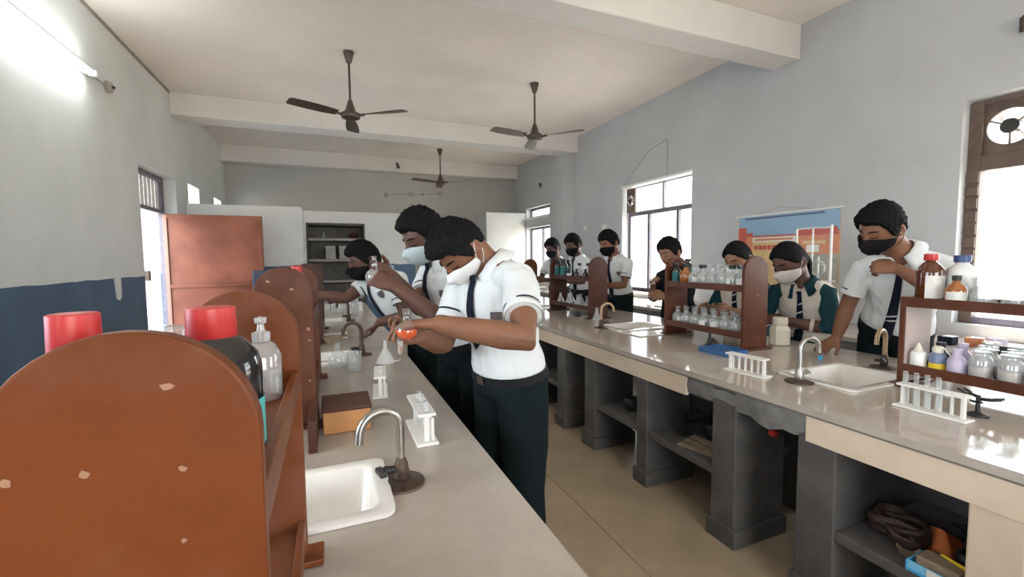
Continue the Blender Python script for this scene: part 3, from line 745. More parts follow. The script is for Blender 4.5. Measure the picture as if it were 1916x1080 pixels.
REAGB = Proto(lambda: bottle('reagent_bottle', 'bottle', reag, M['glassm'], [(0, .1145), (.017, .1145), (.018, .138), (0, .139)], M['blackp'], (.02, .055, R_ + .0006), 'paper'))
REAGW = Proto(lambda: bottle('reagent_bottle', 'bottle', [(0, .0005), (.036, .0005), (.039, .008), (.039, .05), (.03, .064), (.016, .072), (.0145, .085), (.018, .088), (0, .088)], M['glass'], [(0, .0885), (.013, .0885), (.013, .094), (.026, .099), (.027, .104), (0, .107)], M['glass']))
JAR = Proto(lambda: bottle('glass_jar', 'jar', [(0, .0005), (.032, .0005), (.036, .006), (.036, .078), (.03, .090), (.026, .095), (.026, .108), (.03, .11), (.03, .114), (0, .114)], M['glassm'], [(0, .1145), (.026, .1145), (.028, .125), (.012, .128), (.012, .138), (0, .139)], M['glassm'], None, liquid=[(0, .004), (.033, .004), (.033, .05), (0, .052)], liqm=M['pinkpowder']))
def make_bottle_big(name, glass, cap, lab, labm, H=.2, R=.045, capm='red', capz=.862, lt=.55):
    prof = [(0, .0005), (R * .93, .0005), (R, .007), (R, H * .60), (R * .93, H * .69), (R * .62, H * .79), (R * .38, H * .84), (R * .36, H * (capz - .002)), (0, H * (capz - .002))]
    return bottle(name, 'bottle', prof, glass, [(0, H * capz), (R * .50, H * capz), (R * .52, H * (capz + .01)), (R * .50, H * .995), (R * .45, H), (0, H)], M[capm], (H * .08, H * lt, R + .0007) if lab else None, labm or 'paper')
AMB = Proto(lambda: make_bottle_big('amber_bottle', M['amber'], 1, 1, 'paper', .205, .047))
AMBS = Proto(lambda: bottle('amber_bottle', 'bottle', [(0, .0005), (.031, .0005), (.034, .006), (.034, .055), (.028, .072), (.014, .083), (.012, .095), (0, .095)], M['amberl'], [(0, .0955), (.014, .0955), (.0155, .115), (0, .117)], M['black'], (.008, .05, .0347), 'paper'))
DKT = Proto(lambda: make_bottle_big('dark_bottle', M['darkglass'], 1, 1, 'teald', .19, .042, 'blackp'))
DKR = Proto(lambda: make_bottle_big('dark_bottle', M['darkglass'], 1, 1, 'teal', .17, .046, 'red', .79, .40))
DKS = Proto(lambda: bottle('small_dark_bottle', 'bottle', [(0, .0005), (.022, .0005), (.024, .005), (.024, .045), (.012, .06), (.01, .068), (0, .068)], M['darkglass'], [(0, .0685), (.012, .0685), (.013, .085), (0, .086)], M['blackp'], (.01, .038, .0246), 'paper'))
JUG = Proto(lambda: bottle('plastic_jug', 'bottle', [(0, .0005), (.046, .0005), (.05, .008), (.05, .125), (.045, .142), (.026, .158), (.022, .162), (.022, .168), (0, .168)], M['milk'], [(0, .1685), (.027, .1685), (.028, .195), (.025, .198), (0, .198)], M['bluecap'], (.03, .1, .0507), 'paper'))
DROP = Proto(lambda: bottle('dropper_bottle', 'bottle', [(0, .0005), (.026, .0005), (.028, .005), (.028, .066), (.022, .075), (0, .075)], M['white'], [(0, .0755), (.017, .0755), (.015, .082), (.0035, .112), (0, .113)], M['creamp']))
YEL = Proto(lambda: bottle('tub_bottle', 'bottle', [(0, .0365), (.0285, .0365), (.0285, .068), (.02, .08), (0, .08)], M['greyblue'], [(0, .0805), (.018, .0805), (.02, .1), (.012, .108), (0, .109)], M['creamp'], liquid=[(0, .0005), (.0285, .0005), (.0285, .036), (0, .036)], liqm=M['yellow']))
LIL = Proto(lambda: bottle('lilac_bottle', 'bottle', [(0, .0005), (.028, .0005), (.031, .005), (.031, .055), (.024, .07), (.015, .08), (.014, .09), (0, .09)], M['lilac'], [(0, .0905), (.016, .0905), (.016, .108), (0, .11)], M['lilac']))
CON = Proto(lambda: bottle('conical_flask', 'flask', [(0, .0005), (.036, .0005), (.039, .005), (.037, .012), (.014, .07), (.0125, .08), (.0125, .1), (.016, .104), (0.0145, .104), (.0115, .1)], M['glassm']))
RND = Proto(lambda: bottle('round_flask', 'flask', [(0, .0005), (.018, .0015), (.036, .013), (.045, .036), (.04, .06), (.024, .077), (.0135, .084), (.0125, .12), (.016, .124)], M['glass']))
BEAK = Proto(lambda: bottle('glass_beaker', 'beaker', [(0, .0005), (.034, .0005), (.036, .004), (.036, .095), (.039, .1), (.0355, .096), (.0345, .006), (0, .004)], M['glass']))
CYL = Proto(lambda: bottle('measuring_cylinder', 'cylinder', [(0, .0005), (.03, .0005), (.03, .006), (.013, .012), (.013, .16), (.017, .165), (.012, .161), (.012, .014), (0, .013)], M['glassm']))
WASH = Proto(lambda: bottle('wash_bottle', 'bottle', [(0, .0005), (.032, .0005), (.036, .006), (.036, .09), (.026, .112), (.015, .12), (0, .12)], M['glassm'], [(0, .1205), (.017, .1205), (.0175, .138), (.008, .142), (.006, .155), (.011, .158), (.012, .168), (0, .172)], M['glassm']))
TUBEH = Proto(lambda: bottle('test_tube', 'test tube', [(0, .0005), (.005, .0025), (.0072, .009), (.0072, .125), (.0088, .127)], M['glass'], n=12))

# foreground rack, top shelf (z 1.135)
zt = 1.136
DKR.put((-.2, .478, zt), 0.4, 'red-capped dark bottle with its cap peeping over the closest board', None, (.74, .74, 1.04))
DKR.put((-.1205, .560, zt), 1.9, 'red-capped black bottle with a teal label on the closest rack', None, 1.0)
WASH.put((-.105, .79, zt), .5, 'milky wash bottle with a ball-topped spout on the closest rack', None, .77)
REAG.put((-.185, .66, zt), 0, 'clouded glass bottle hidden behind the black one on the closest rack')
REAG.put((-.18, .84, zt), 0, 'clouded glass bottle against the far board of the closest rack')
# second rack of the foreground bench
DKR.put((-.112, 1.745, zt), .7, 'red-capped dark bottle on the second rack of the foreground bench', None, (.78, .78, 1.17))
WASH.put((-.105, 1.86, zt), 2.0, 'clear wash bottle on the second rack of the foreground bench', None, (.8, .8, 1.02))
DKS.put((-.185, 2.29, zt), 0, 'small black-capped bottle at the back of the second foreground rack', None, 1.3)
for i, (x, y) in enumerate(((-.1, 2.08), (-.19, 1.95), (-.11, 2.23))):
    REAG.put((x, y, zt), 0, f'{ORD[i]} clouded bottle after the wash bottle on the second foreground rack', 'bottles on the second foreground rack', .85)
for i in range(4): REAGB.put((-.11 - .07 * (i % 2), 3.45 + .13 * i, zt), 0, f'{ORD[i]} black-stoppered bottle from the near end, dark far rack of foreground bench', 'bottles on the dark far rack')
# window-side racks
z1, z2 = 1.153, .859
AMB.put((2.388, 1.072, z1), .1, 'big amber bottle with a red cap at the rack end by the leaning student')
JUG.put((2.462, 1.0, z1), 2.6, 'white plastic jug with a dark blue cap on the nearest window-side rack')
AMBS.put((2.365, .975, z1), -.6, 'small amber bottle with black stopper next to the blue-capped jug')
for i, (x, y) in enumerate(((2.375, .895), (2.455, .925), (2.385, .81), (2.465, .835))):
    REAGW.put((x, y, z1), i, f'{ORD[i]} squat clear bottle after the small amber one, nearest window-side rack', 'squat clear bottles on the nearest window-side rack')
AMBS.put((2.366, .735, z1), -.6, 'small amber bottle beyond the squat clear bottles, nearest window-side rack', None, 1.05)
for i, y in enumerate((.64, .55)): REAGW.put((2.44, y, z1), i, f'squat clear bottle {"next to" if i == 0 else "two along from"} the second small amber bottle', 'squat clear bottles on the nearest window-side rack')
DROP.put((2.365, 1.088, z2), 0, 'white dropper bottle with a cream pointed tip on the lower shelf')
YEL.put((2.375, 1.026, z2), 0, 'yellow and grey-blue bottle beside the pointed dropper bottle')
LIL.put((2.37, .962, z2), 0, 'lilac bottle beside the yellow one on the lower shelf')
DKS.put((2.475, 1.06, z2), 1, 'small dark bottle behind the yellow one on the lower shelf', None, 1.3)
LIL.put((2.47, .985, z2), 1, 'lilac bottle standing in the back row of the lower shelf', None, 1.1)
for i, (x, y) in enumerate(((2.455, .90), (2.375, .892), (2.455, .815), (2.375, .808), (2.45, .73), (2.37, .72), (2.45, .64), (2.37, .62))):
    JAR.put((x, y, z2), i * .9, f'{ORD[i]} clear jar of pale powder after the lilac bottle, lower shelf', 'clear powder jars on the lower shelf', .98)
# middle rack
z1, z2 = 1.161, .873
DKT.put((2.47, 2.555, z1), -.3, 'dark bottle with teal label at the far end of the middle rack', None, .95)
AMBS.put((2.374, 2.475, z1), 2.0, 'dark amber bottle with orange shoulder beside the teal-labelled one', None, 1.25)
DKT.put((2.37, 2.56, z1), -.3, 'black bottle half hidden behind the far rail of the middle rack', None, .8)
for i in range(12):
    y = 2.40 - (i // 2) * .080 - .012 * (i % 2); x = 2.37 if i % 2 else 2.455
    (REAGB if i in (0, 3, 8, 9) else REAG).put((x, y, z1), i * .5, f'{ORD[i]} clear bottle from the far end, upper shelf of the middle rack', 'clear bottles on the upper shelf of the middle rack', (1.28, 1.28, 1.0))
for i in range(14):
    y = 2.552 - (i // 2) * .085 - .01 * (i % 2); x = 2.37 if i % 2 else 2.455
    REAG.put((x, y, z2), i * .7, f'{ORD[i]} clear bottle from the far end, lower shelf of the middle rack', 'clear bottles on the lower shelf of the middle rack', (1.24, 1.24, .86))
# far rack
z1, z2 = 1.156, .876
DKT.put((2.303, 4.275, z1), 0.0, 'dark bottle with teal label at the far corner of the far rack', None, 1.02)
DKT.put((2.303, 4.15, z1), 0.0, 'dark bottle with teal label, second from the far end of the far rack', None, 1.0)
DKT.put((2.40, 4.23, z1), 0.0, 'dark capped bottle in the back row of the far rack', None, .95)
for i, (x, y) in enumerate(((2.29, 4.02), (2.38, 3.96), (2.29, 3.86), (2.37, 3.78), (2.28, 3.68))):
    (DKS if i % 2 == 0 else REAGB).put((x, y, z1), i, f'{ORD[i]} small bottle from the teal labels, upper shelf of the far rack', 'small bottles on the far rack', 1.05)
for i, (x, y) in enumerate(((2.29, 4.2), (2.38, 4.12), (2.29, 4.02), (2.37, 3.92), (2.285, 3.83), (2.38, 3.74), (2.29, 3.66))):
    CON.put((x, y, z2), 0, f'{ORD[i]} conical flask from the far end, lower shelf of the far rack', 'conical flasks on the far rack', 1.05)
for i, y in enumerate((5.35, 5.5, 5.65)): REAGB.put((2.40, y, 1.151), 0, f'{ORD[i]} bottle on the rack behind the front student', 'bottles on the hidden far rack')

# ------------------------------------------------------------------ test tube racks
def make_ttrack():
    t = thing('test_tube_rack', '', 'rack'); L, H, w_ = .2, .092, .05
    part(t, MB().box((-w_ / 2 - .006, -L / 2 - .008, .0006), (w_ / 2 + .006, L / 2 + .008, .009)), 'base_plate', M['white'], bevel=.002)
    for s in (-1, 1):
        y = s * (L / 2 - .012); part(t, MB().box((-.007, y - .006, .0092), (.007, y + .006, H - .0085)), 'end_post', M['white'], bevel=.0015)
    mb = MB(); n = 6; cw = L / n
    for k in range(n):
        y0 = -L / 2 + k * cw; sub_ = MB(); ring_board(sub_, y0, y0 + cw, -w_ / 2, w_ / 2, (y0 + cw / 2, 0), .0105, H - .008, H, 16)
        mb.add([(v.z, v.y, v.x) for v in sub_.v], sub_.f)
    part(t, mb, 'top_plate', M['white'])
    for k in range(n):
        y = -L / 2 + (k + .5) * cw
        part(t, MB().lathe([(.006, .0092), (.0055, .07), (.003, .074), (0, .0745)], (.017, y, 0), 10), 'peg', M['white'], smooth=50)
    return t
TTR = Proto(make_ttrack)
TR = [((.262, 1.45, BT), .0, 'white test tube rack beside the nearest tap, foreground bench'), ((.185, 1.985, BT), -.1, 'white test tube rack behind the wooden box, foreground bench'),
      ((1.885, 1.55, BT), .1, 'white test tube rack beside the shiny steel tap'), ((2.015, .88, BT), -.02, 'white test tube rack with glass tubes nearest the window'),
      ((.30, 5.35, BT), 0, 'white test tube rack at the far end of the foreground bench')]
for k, (p, rz, l) in enumerate(TR): TTR.put(p, rz, l, 'white test tube racks', 1.1 if k == 0 else 1.0)
def tube_at(base, rz, k, label, s=1.0, scale=1.0):
    y = (-.1 + (k + .5) * .2 / 6) * s; TUBEH.put((base[0] - math.sin(rz) * y, base[1] + math.cos(rz) * y, base[2] + .010), 0, label, 'glass test tubes', scale)
for n_, k in enumerate((2, 3, 4, 5)): tube_at(TR[3][0], TR[3][1], k, f'{ORD[n_]} glass test tube in the rack nearest the window')
for n_, k in enumerate((0, 3)): tube_at(TR[0][0], TR[0][1], k, f'{ORD[n_]} glass test tube in the rack by the nearest tap', 1.1)

# ------------------------------------------------------------------ loose things on the benches
b = thing('wooden_box', 'small worn wooden box with dark lid by the second rack', 'box', (.035, 1.64, BT))
part(b, MB().box((-.075, -.085, .001), (.075, .085, .075)), 'box_body', M['boxwood'], bevel=.003)
part(b, MB().box((-.08, -.09, .0755), (.08, .09, .086)), 'box_lid', M['woodd'], bevel=.003)
tag(MB().box((-.08, 1.42, BT + .0006), (-.055, 1.72, BT + .10)).build('loose_plank', M['woodd'], None, bevel=.003), 'dark plank on edge beside the wooden box', 'plank')
RND.put((.02, 2.52, BT), 0, 'round glass flask standing before the second foreground sink', None, 1.15)
BEAK.put((.10, 2.42, BT), 0, 'clear glass beaker beside the round flask')
RND.put((-.02, 2.78, BT - .149), 0, 'round glass flask lying inside the second foreground sink', None, 1.0)
cl = thing('crucible_bowl', 'small dark bowl on the bench behind the middle foreground tap', 'bowl', (.0, 3.3, BT))
part(cl, MB().lathe([(0, .0006), (.045, .0006), (.06, .03), (.065, .05), (.06, .05), (.05, .012), (0, .01)], n=20), 'bowl_body', M['tan'], smooth=50)
part(cl, MB().tube([(.06, 0, .045), (.10, .01, .05)], .008, 8), 'bowl_spout', M['tan'])
cl2 = thing('shallow_tray', 'white shallow tray at the far part of the foreground bench', 'tray', (.0, 3.52, BT))
part(cl2, MB().box((-.1, -.06, .001), (.1, .06, .008)), 'tray_floor', M['white'])
for a, b_ in (((-.1, -.06, .0082), (.1, -.053, .03)), ((-.1, .053, .0082), (.1, .06, .03)), ((-.1, -.0528, .0082), (-.093, .0528, .03)), ((.093, -.0528, .0082), (.1, .0528, .03))): part(cl2, MB().box(a, b_), 'tray_rim', M['white'])
for i, (x, y, s) in enumerate(((-.06, 5.1, 1.1), (.03, 5.22, .9), (.10, 5.1, .95), (.22, 5.0, 1.35))):
    WASH.put((x, y, BT), i, f'{ORD[i]} white bottle in the row at the far end of the foreground bench', 'white bottles at the far end', s)
for i, (x, y) in enumerate(((.26, 5.12), (.24, 4.9))): CYL.put((x, y, BT), 0, f'{ORD[i]} clear cylinder beside the far row of white bottles', 'clear cylinders at the far end')
fn = thing('funnel_stand', 'white plastic funnel upside down before the bending student', 'funnel', (.27, 2.55, BT))
part(fn, MB().lathe([(.052, .0006), (.052, .006), (.018, .07), (.011, .08), (.009, .125), (.006, .125), (.006, .078), (.046, .004)], n=20), 'cone', M['milk'], smooth=50)
part(fn, MB().tube([(.052, 0, .004), (.075, 0, .004), (.082, 0, .012)], .004, 6), 'lug', M['milk'])
def make_burner():
    t = thing('bunsen_burner', '', 'burner')
    part(t, MB().lathe([(0, .0006), (.038, .0006), (.04, .006), (.02, .016), (.012, .022), (0, .022)], n=18), 'burner_base', M['black'], smooth=50)
    part(t, MB().tube([(0, 0, .02), (0, 0, .1)], .0085, 10), 'barrel', M['black'], smooth=50)
    part(t, MB().lathe([(.0135, .035), (.0135, .055), (.0088, .055), (.0088, .035), (.0135, .035)], n=12, cap=False), 'air_collar', M['black'], smooth=50)
    part(t, MB().tube([(0, 0, .028), (.04, 0, .03), (.05, 0, .03)], .006, 8), 'gas_inlet', M['black'], smooth=50)
    return t
BUR = Proto(make_burner)
BUR.put((2.245, 2.12, BT), .5, 'small black burner on the bench below the middle rack', 'burners')
BUR.put((2.27, 3.80, BT), .5, 'small black burner below the far rack', 'burners', .75)
st = thing('iron_clamp_stand', 'black iron stand with forked clamps by the window-side test tube rack', 'stand', (2.13, .80, BT)); st.scale = (.72, .72, .9)
part(st, MB().lathe([(0, .0006), (.042, .0006), (.042, .008), (.016, .016), (.010, .02), (0, .02)], n=18), 'stand_base', M['black'], smooth=50)
part(st, MB().tube([(0, 0, .018), (0, 0, .085)], .009, 10), 'stem', M['black'], smooth=50)
for a0, z in ((1.2, .078), (-1.5, .07), (3.4, .06)):
    u = V((math.cos(a0), math.sin(a0), 0)); t_ = V((-u.y, u.x, 0))
    a_ = part(st, MB().tube([V((0, 0, z)), u * .045 + V((0, 0, z + .004))], .007, 8), 'clamp_arm', M['black'], smooth=50)
    for s in (-1, 1):
        o = MB().tube([u * .04 + V((0, 0, z + .004)), u * .05 + t_ * .018 * s + V((0, 0, z + .006)), u * .085 + t_ * .016 * s + V((0, 0, z + .014))], .005, 8).build('prong', M['black']); o.parent = a_
wj = thing('white_jar', 'cream white plastic jar with wide cap beside the middle rack', 'jar', (2.708, 1.985, BT), .3); wj.scale = (1.12, 1.12, 1.2)
part(wj, MB().lathe([(0, .0006), (.05, .0006), (.056, .006), (.057, .085), (.042, .108), (.036, .112), (.036, .115), (0, .115)], n=8), 'jar_body', M['creamp'], smooth=30, bevel=.004)
part(wj, MB().lathe([(0, .1152), (.041, .1152), (.042, .12), (.040, .15), (0, .152)], n=24), 'jar_cap', M['creamp'], smooth=40)
tray = thing('blue_tray', 'translucent blue plastic tray by the foot of the middle rack', 'tray', (2.17, 1.95, BT))
part(tray, MB().box((-.09, -.10, .001), (.09, .10, .006)), 'tray_floor', M['blueclear'])
for a, b_ in (((-.09, -.10, .0062), (.09, -.096, .03)), ((-.09, .096, .0062), (.09, .10, .03)), ((-.09, -.0958, .0062), (-.086, .0958, .03)), ((.086, -.0958, .0062), (.09, .0958, .03))): part(tray, MB().box(a, b_), 'tray_rim', M['blueclear'])
pl = thing('shiny_plate', 'thin shiny white plate lying beside the sink near the middle rack', 'plate', (2.17, 2.67, BT))
part(pl, MB().box((-.11, -.09, .001), (.11, .09, .008)), 'plate_slab', M['ceramic'], bevel=.002)
part(pl, MB().box((-.1, -.08, .0082), (.1, .08, .0095)), 'plate_face', M['ceramic'])
bl = thing('blue_vial', 'bright blue vial lying near the hand of the leaning student', 'vial', (2.52, 1.60, BT + .012), .5)
part(bl, MB().tube([(-.03, 0, 0), (.02, 0, 0)], .011, 10), 'vial_body', M['bluelight'], smooth=50)
part(bl, MB().tube([(.0203, 0, 0), (.04, 0, 0)], .0085, 10), 'vial_cap', M['glassm'], smooth=50)
CON.put((2.255, 3.44, BT), 0, 'small white conical flask before the far rack', None, 1.15)
for i, (x, y) in enumerate(((1.86, 4.15), (1.84, 4.33), (1.95, 4.3))): CYL.put((x, y, BT), 0, f'{ORD[i]} clear cylinder standing before the far rack', 'clear cylinders before the far rack', 1.0)
BEAK.put((1.98, 4.12, BT), 0, 'clear beaker standing before the far rack', None, 1.1)
tag(MB().lathe([(0, .0006), (.008, .0006), (.01, .008), (.006, .016), (0, .018)], (1.72, 2.02, BT), 10).build('white_stopper', M['white'], None, smooth=50), 'tiny white stopper on the edge of the window-side bench', 'stopper')
tag(MB().lathe([(0, .0006), (.008, .0006), (.01, .008), (.006, .016), (0, .018)], (1.75, 3.95, BT), 10).build('white_stopper', M['white'], None, smooth=50), 'tiny white stopper on the bench edge behind the front student', 'stopper')
nb = thing('white_card', 'folded white card by the shiny steel tap', 'card', (1.93, 1.47, BT), .4)
part(nb, MB().box((-.03, -.02, .001), (.03, .02, .003)), 'card_leaf', M['paper'])
part(nb, MB().add([(-.03, .02, .003), (.03, .02, .003), (.028, .005, .02), (-.028, .005, .02), (-.03, .021, .004), (.03, .021, .004), (.028, .006, .021), (-.028, .006, .021)], [(0, 1, 2, 3), (7, 6, 5, 4), (0, 4, 5, 1), (2, 6, 7, 3), (1, 5, 6, 2), (0, 3, 7, 4)]), 'card_flap', M['paper'])

# counter along the window wall
CTZ = .746
jar = thing('white_tub', 'small white lidded tub on the side counter under the window', 'tub', (4.12, 4.66, CTZ))
part(jar, MB().lathe([(0, .0006), (.045, .0006), (.05, .06), (0, .06)], n=18), 'tub_body', M['white'], smooth=50)
part(jar, MB().lathe([(0, .0605), (.055, .0605), (.055, .075), (0, .08)], n=18), 'tub_lid', M['white'], smooth=50)
pp = thing('open_notebook', 'open white notebook lying on the side counter', 'book', (3.86, 4.30, CTZ), .3)
for s in (-1, 1): part(pp, MB().box((min(0, s * .15), -.11, .001), (max(0, s * .15), .11, .012)), 'page_block', M['paper'], bevel=.003)
wb = thing('wooden_stand', 'pale wooden block carrying glass rods under the wall chart', 'stand', (3.86, 2.42, CTZ))
part(wb, MB().box((-.11, -.11, .001), (.11, .11, .03)), 'wood_base', M['standwood'], bevel=.003)
part(wb, MB().box((-.1, -.1, .0302), (.1, .1, .042)), 'wood_top', M['standwood'], bevel=.003)
part(wb, MB().tube([(-.05, -.05, .042), (-.05, -.05, .86)], .011, 10), 'glass_rod', M['milk'], smooth=50)
part(wb, MB().tube([(-.03, .06, .042), (-.03, .06, .60)], .007, 10), 'glass_rod', M['milk'], smooth=50)
part(wb, MB().tube([(-.05, -.05, .84), (-.05, .10, .845), (-.05, .24, .84)], .006, 8), 'cross_rod', M['milk'], smooth=50)
part(wb, MB().tube([(-.05, .24, .84), (-.05, .24, .40)], .009, 10), 'burette', M['milk'], smooth=50)
part(wb, MB().tube([(-.05, .10, .845), (-.05, .10, .62), (-.05, .10, .44)], .009, 10), 'burette', M['glassm'], smooth=50)
lo = []
for i in range(27):
    a = 2 * PI * i / 13; lo.append((-.05 + .01 * math.sin(a * 3), .05 + .055 * math.cos(a), .52 + .055 * math.sin(a) - i * .0016))
part(wb, MB().tube(lo, .007, 8), 'glass_coil', M['glassm'], smooth=50)
part(wb, MB().tube([(-.06, .24, .38), (-.06, -.10, .40)], .005, 8), 'cross_rod', M['milk'], smooth=50)
wb2 = thing('glass_condenser', 'tall clear glass tube with a coiled head beside the leaning student', 'glassware', (3.90, 2.02, CTZ))
part(wb2, MB().lathe([(0, .0006), (.05, .0006), (.05, .012), (.012, .02), (0, .02)], n=18), 'foot', M['milk'], smooth=50)
part(wb2, MB().tube([(0, 0, .02), (0, 0, .62)], .009, 10), 'tube', M['milk'], smooth=50)
lo = []
for i in range(40):
    a = 2 * PI * i / 13; lo.append((.042 * math.cos(a), .042 * math.sin(a), .50 + i * .003))
part(wb2, MB().tube(lo, .008, 8), 'coil', M['milk'], smooth=50)
part(wb2, MB().tube([(0, -.03, .62), (.0, -.03, .84)], .009, 10), 'tube', M['glassm'], smooth=50)
part(wb2, MB().tube([(0, 0, .60), (0, .06, .61), (0, .12, .60)], .008, 8), 'side_arm', M['glassm'], smooth=50)
wc = thing('white_carton', 'white carton on the side counter behind the leaning student', 'carton', (3.76, 1.84, CTZ), .2)
part(wc, MB().box((-.08, -.1, .001), (.08, .1, .11)), 'carton_body', M['paper'], bevel=.003)
part(wc, MB().box((-.082, -.102, .1102), (.082, .0, .114)), 'carton_flap', M['paper'])
# things on the counter below the nearest window
cb = thing('dark_tray', 'black tray of small packets on the side counter below the near window', 'tray', (3.95, 1.05, CTZ))
part(cb, MB().box((-.2, -.3, .001), (.2, .3, .02)), 'tray_floor', M['black'], bevel=.003)
for a_, b_ in (((-.2, -.3, .0202), (-.185, .3, .05)), ((.185, -.3, .0202), (.2, .3, .05))): part(cb, MB().box(a_, b_), 'tray_rim', M['black'])

for i, (x, y, sx, sy, sz, m_, l) in enumerate(((3.86, 1.62, .04, .04, .055, 'navycloth', 'dark navy box on the side counter under the window'), (3.9, 1.50, .035, .045, .06, 'porange', 'orange and white packet on the side counter under the window'), (3.85, 1.40, .045, .035, .05, 'paper', 'white packet on the side counter behind the lower bottles'), (4.02, 1.44, .04, .035, .055, 'lilac', 'lilac packet on the side counter behind the lower bottles'))):
    pk = thing('packet', l, 'packet', (x, y, CTZ), .3 * i)
    part(pk, MB().box((-sx, -sy, .001), (sx, sy, sz)), 'packet_body', M[m_], bevel=.004)
    part(pk, MB().box((-sx * .98, -sy * .98, sz + .0005), (sx * .98, sy * .4, sz + .004)), 'packet_flap', M['paper'])
# poster : wall chart, flat print pieces on a sheet hung from a rod
ps = thing('wall_chart', 'printed chart of red stepped blocks hanging on the window wall', 'chart', (XR, 3.15, 1.37))
part(ps, MB().box((-.006, -.545, -.46), (-.003, .545, .42)), 'chart_sheet', M['ptan'])
part(ps, MB().tube([(-.010, -.57, .425), (-.010, .57, .425)], .011, 10), 'top_rod', M['milk'], smooth=50)
part(ps, MB().tube([(-.010, -.56, -.465), (-.010, .56, -.465)], .010, 10), 'bottom_rod', M['milk'], smooth=50)
part(ps, MB().tube([(-.010, -.35, .43), (-.006, .05, .49), (-.010, .35, .43)], .0025, 6), 'hanging_cord', M['papergrey'])
def pr(y0, y1, z0, z1, m, d=0):
    part(ps, MB().box((-.0075 - d, y0, z0), (-.0062 - d, y1, z1)), 'print_block', M[m])
pr(-.54, .54, .20, .415, 'sheet')
pr(-.40, .46, .385, .402, 'pnavy', .0015)
pr(.44, .54, -.06, .30, 'pred', .0015); pr(.36, .44, -.06, .235, 'porange', .0015)
pr(.36, .44, .20, .24, 'pred', .003)
pr(-.14, .36, .135, .185, 'pwhite', .0015); pr(-.10, .33, .15, .172, 'porange', .003); pr(-.14, .36, .19, .205, 'pred', .003)
for k in range(9): pr(-.12 + k * .052, -.08 + k * .052, .055, .10, 'pred', .0015)
pr(-.54, -.16, .0, .215, 'porange', .0015); pr(-.53, -.14, .185, .235, 'pred', .003)
for k in range(7): pr(-.52 + k * .054, -.48 + k * .054, .235, .255, 'pred', .003)
pr(-.54, -.16, -.45, -.002, 'pgreen', .0015)
pr(-.36, -.24, .02, .09, 'pwhite', .003); pr(-.42, -.2, .1, .13, 'ptan', .003)

# things on the shelves and floor below the window-side bench
tb = thing('rubber_tubing', 'tangled bundle of dark rubber tubing on the shelf under the bench', 'tubing', (1.86, .885, .335))
for k in range(6):
    random.seed(20 + k); pts = []
    for i in range(26):
        a = i * .5 + k; r = .055 + .025 * math.sin(i * .9 + k * 2)
        pts.append((r * math.cos(a) * 1.1, r * math.sin(a) * 1.05, .014 + .008 * k + .012 * math.sin(i * .7 + k) + .012))
    part(tb, MB().tube(pts, .011, 8), 'tubing_coil', M['rubber'], smooth=60)
og = thing('orange_cloth', 'crumpled orange cloth on the shelf under the bench', 'cloth', (1.93, .80, .335))
vs = []; n = 10
for i in range(n + 1):
    for j in range(n + 1):
        x, y = (i / n - .5) * .13, (j / n - .5) * .12; e = 1 - max(abs(i / n - .5), abs(j / n - .5)) * 2
        vs.append((x, y, .004 + .10 * min(1, e * 1.8) * (.6 + .5 * noise.noise(V((x * 18, y * 18, 1))))))
fs = [(i * (n + 1) + j, (i + 1) * (n + 1) + j, (i + 1) * (n + 1) + j + 1, i * (n + 1) + j + 1) for i in range(n) for j in range(n)]
og2 = part(og, MB().add(vs, fs), 'cloth_fold', mat('orange cloth', (.50, .13, .035), .85), smooth=60)
so = og2.modifiers.new('t', 'SOLIDIFY'); so.thickness = .003
def make_tripod():
    t = thing('iron_pot', '', 'pot')
    part(t, MB().lathe([(0, .0006), (.032, .0006), (.042, .02), (.045, .05), (.036, .065), (.03, .066), (.03, .012), (0, .01)], n=18), 'pot_body', M['black'], smooth=50)
    part(t, MB().tube([(.04, 0, .05), (.075, 0, .06)], .007, 8), 'pot_handle', M['black'])
    return t
POT = Proto(make_tripod)
for (x, y, z, r), l in zip(((1.95, .70, .335, 1), (2.06, .73, .40, 2.4), (1.86, .685, .335, 4)), ('black iron pot at the back of the bench shelf', 'black iron pot leaning high at the shelf end', 'black iron pot at the front of the bench shelf')):
    POT.put((x, y, z if z < .36 else .335), r, l, 'black iron pots under the bench', 1.25 if z > .36 else 1.0)
bw = thing('clay_dish', 'tan clay dish before the rubber tubing on the shelf', 'dish', (1.79, .82, .335))
part(bw, MB().lathe([(0, .0006), (.025, .0006), (.036, .022), (.033, .022), (.022, .006), (0, .005)], n=16), 'dish_body', M['tan'], smooth=50)
bt = thing('blue_box', 'low blue box with white edge at the shelf front under the bench', 'box', (1.745, .71, .335), .02)
part(bt, MB().box((-.05, -.065, .001), (.06, .075, .012)), 'box_floor', M['bluelight'], bevel=.002)
for a_, b_ in (((-.05, -.065, .0122), (.06, -.06, .035)), ((-.05, .07, .0122), (.06, .075, .035)), ((.055, -.0598, .0122), (.06, .0698, .035))): part(bt, MB().box(a_, b_), 'box_side', M['bluelight'])
part(bt, MB().box((-.05, -.0598, .0122), (-.045, .0698, .037)), 'box_side', mat('pale blue', (.20, .52, .80), .4))
part(bt, MB().box((-.052, -.05, .014), (-.0502, .02, .036)), 'paper_strip', M['paper'])
ro = part(bt, MB().box((-.03, -.05, .0125), (.04, .06, .055)), 'packet', M['tan'], bevel=.006)
kn = thing('yellow_file', 'yellow handled file resting on the packet in the blue box', 'tool', (1.77, .71, .335 + .056), 1.3)
part(kn, MB().tube([(-.05, 0, .006), (.02, .0, .006)], [.006, .0045], 8), 'tool_handle', M['yellow'], smooth=50)
part(kn, MB().tube([(.0202, .0, .006), (.05, .0, .005)], [.004, .001], 8), 'tool_blade', M['rust'], smooth=50)
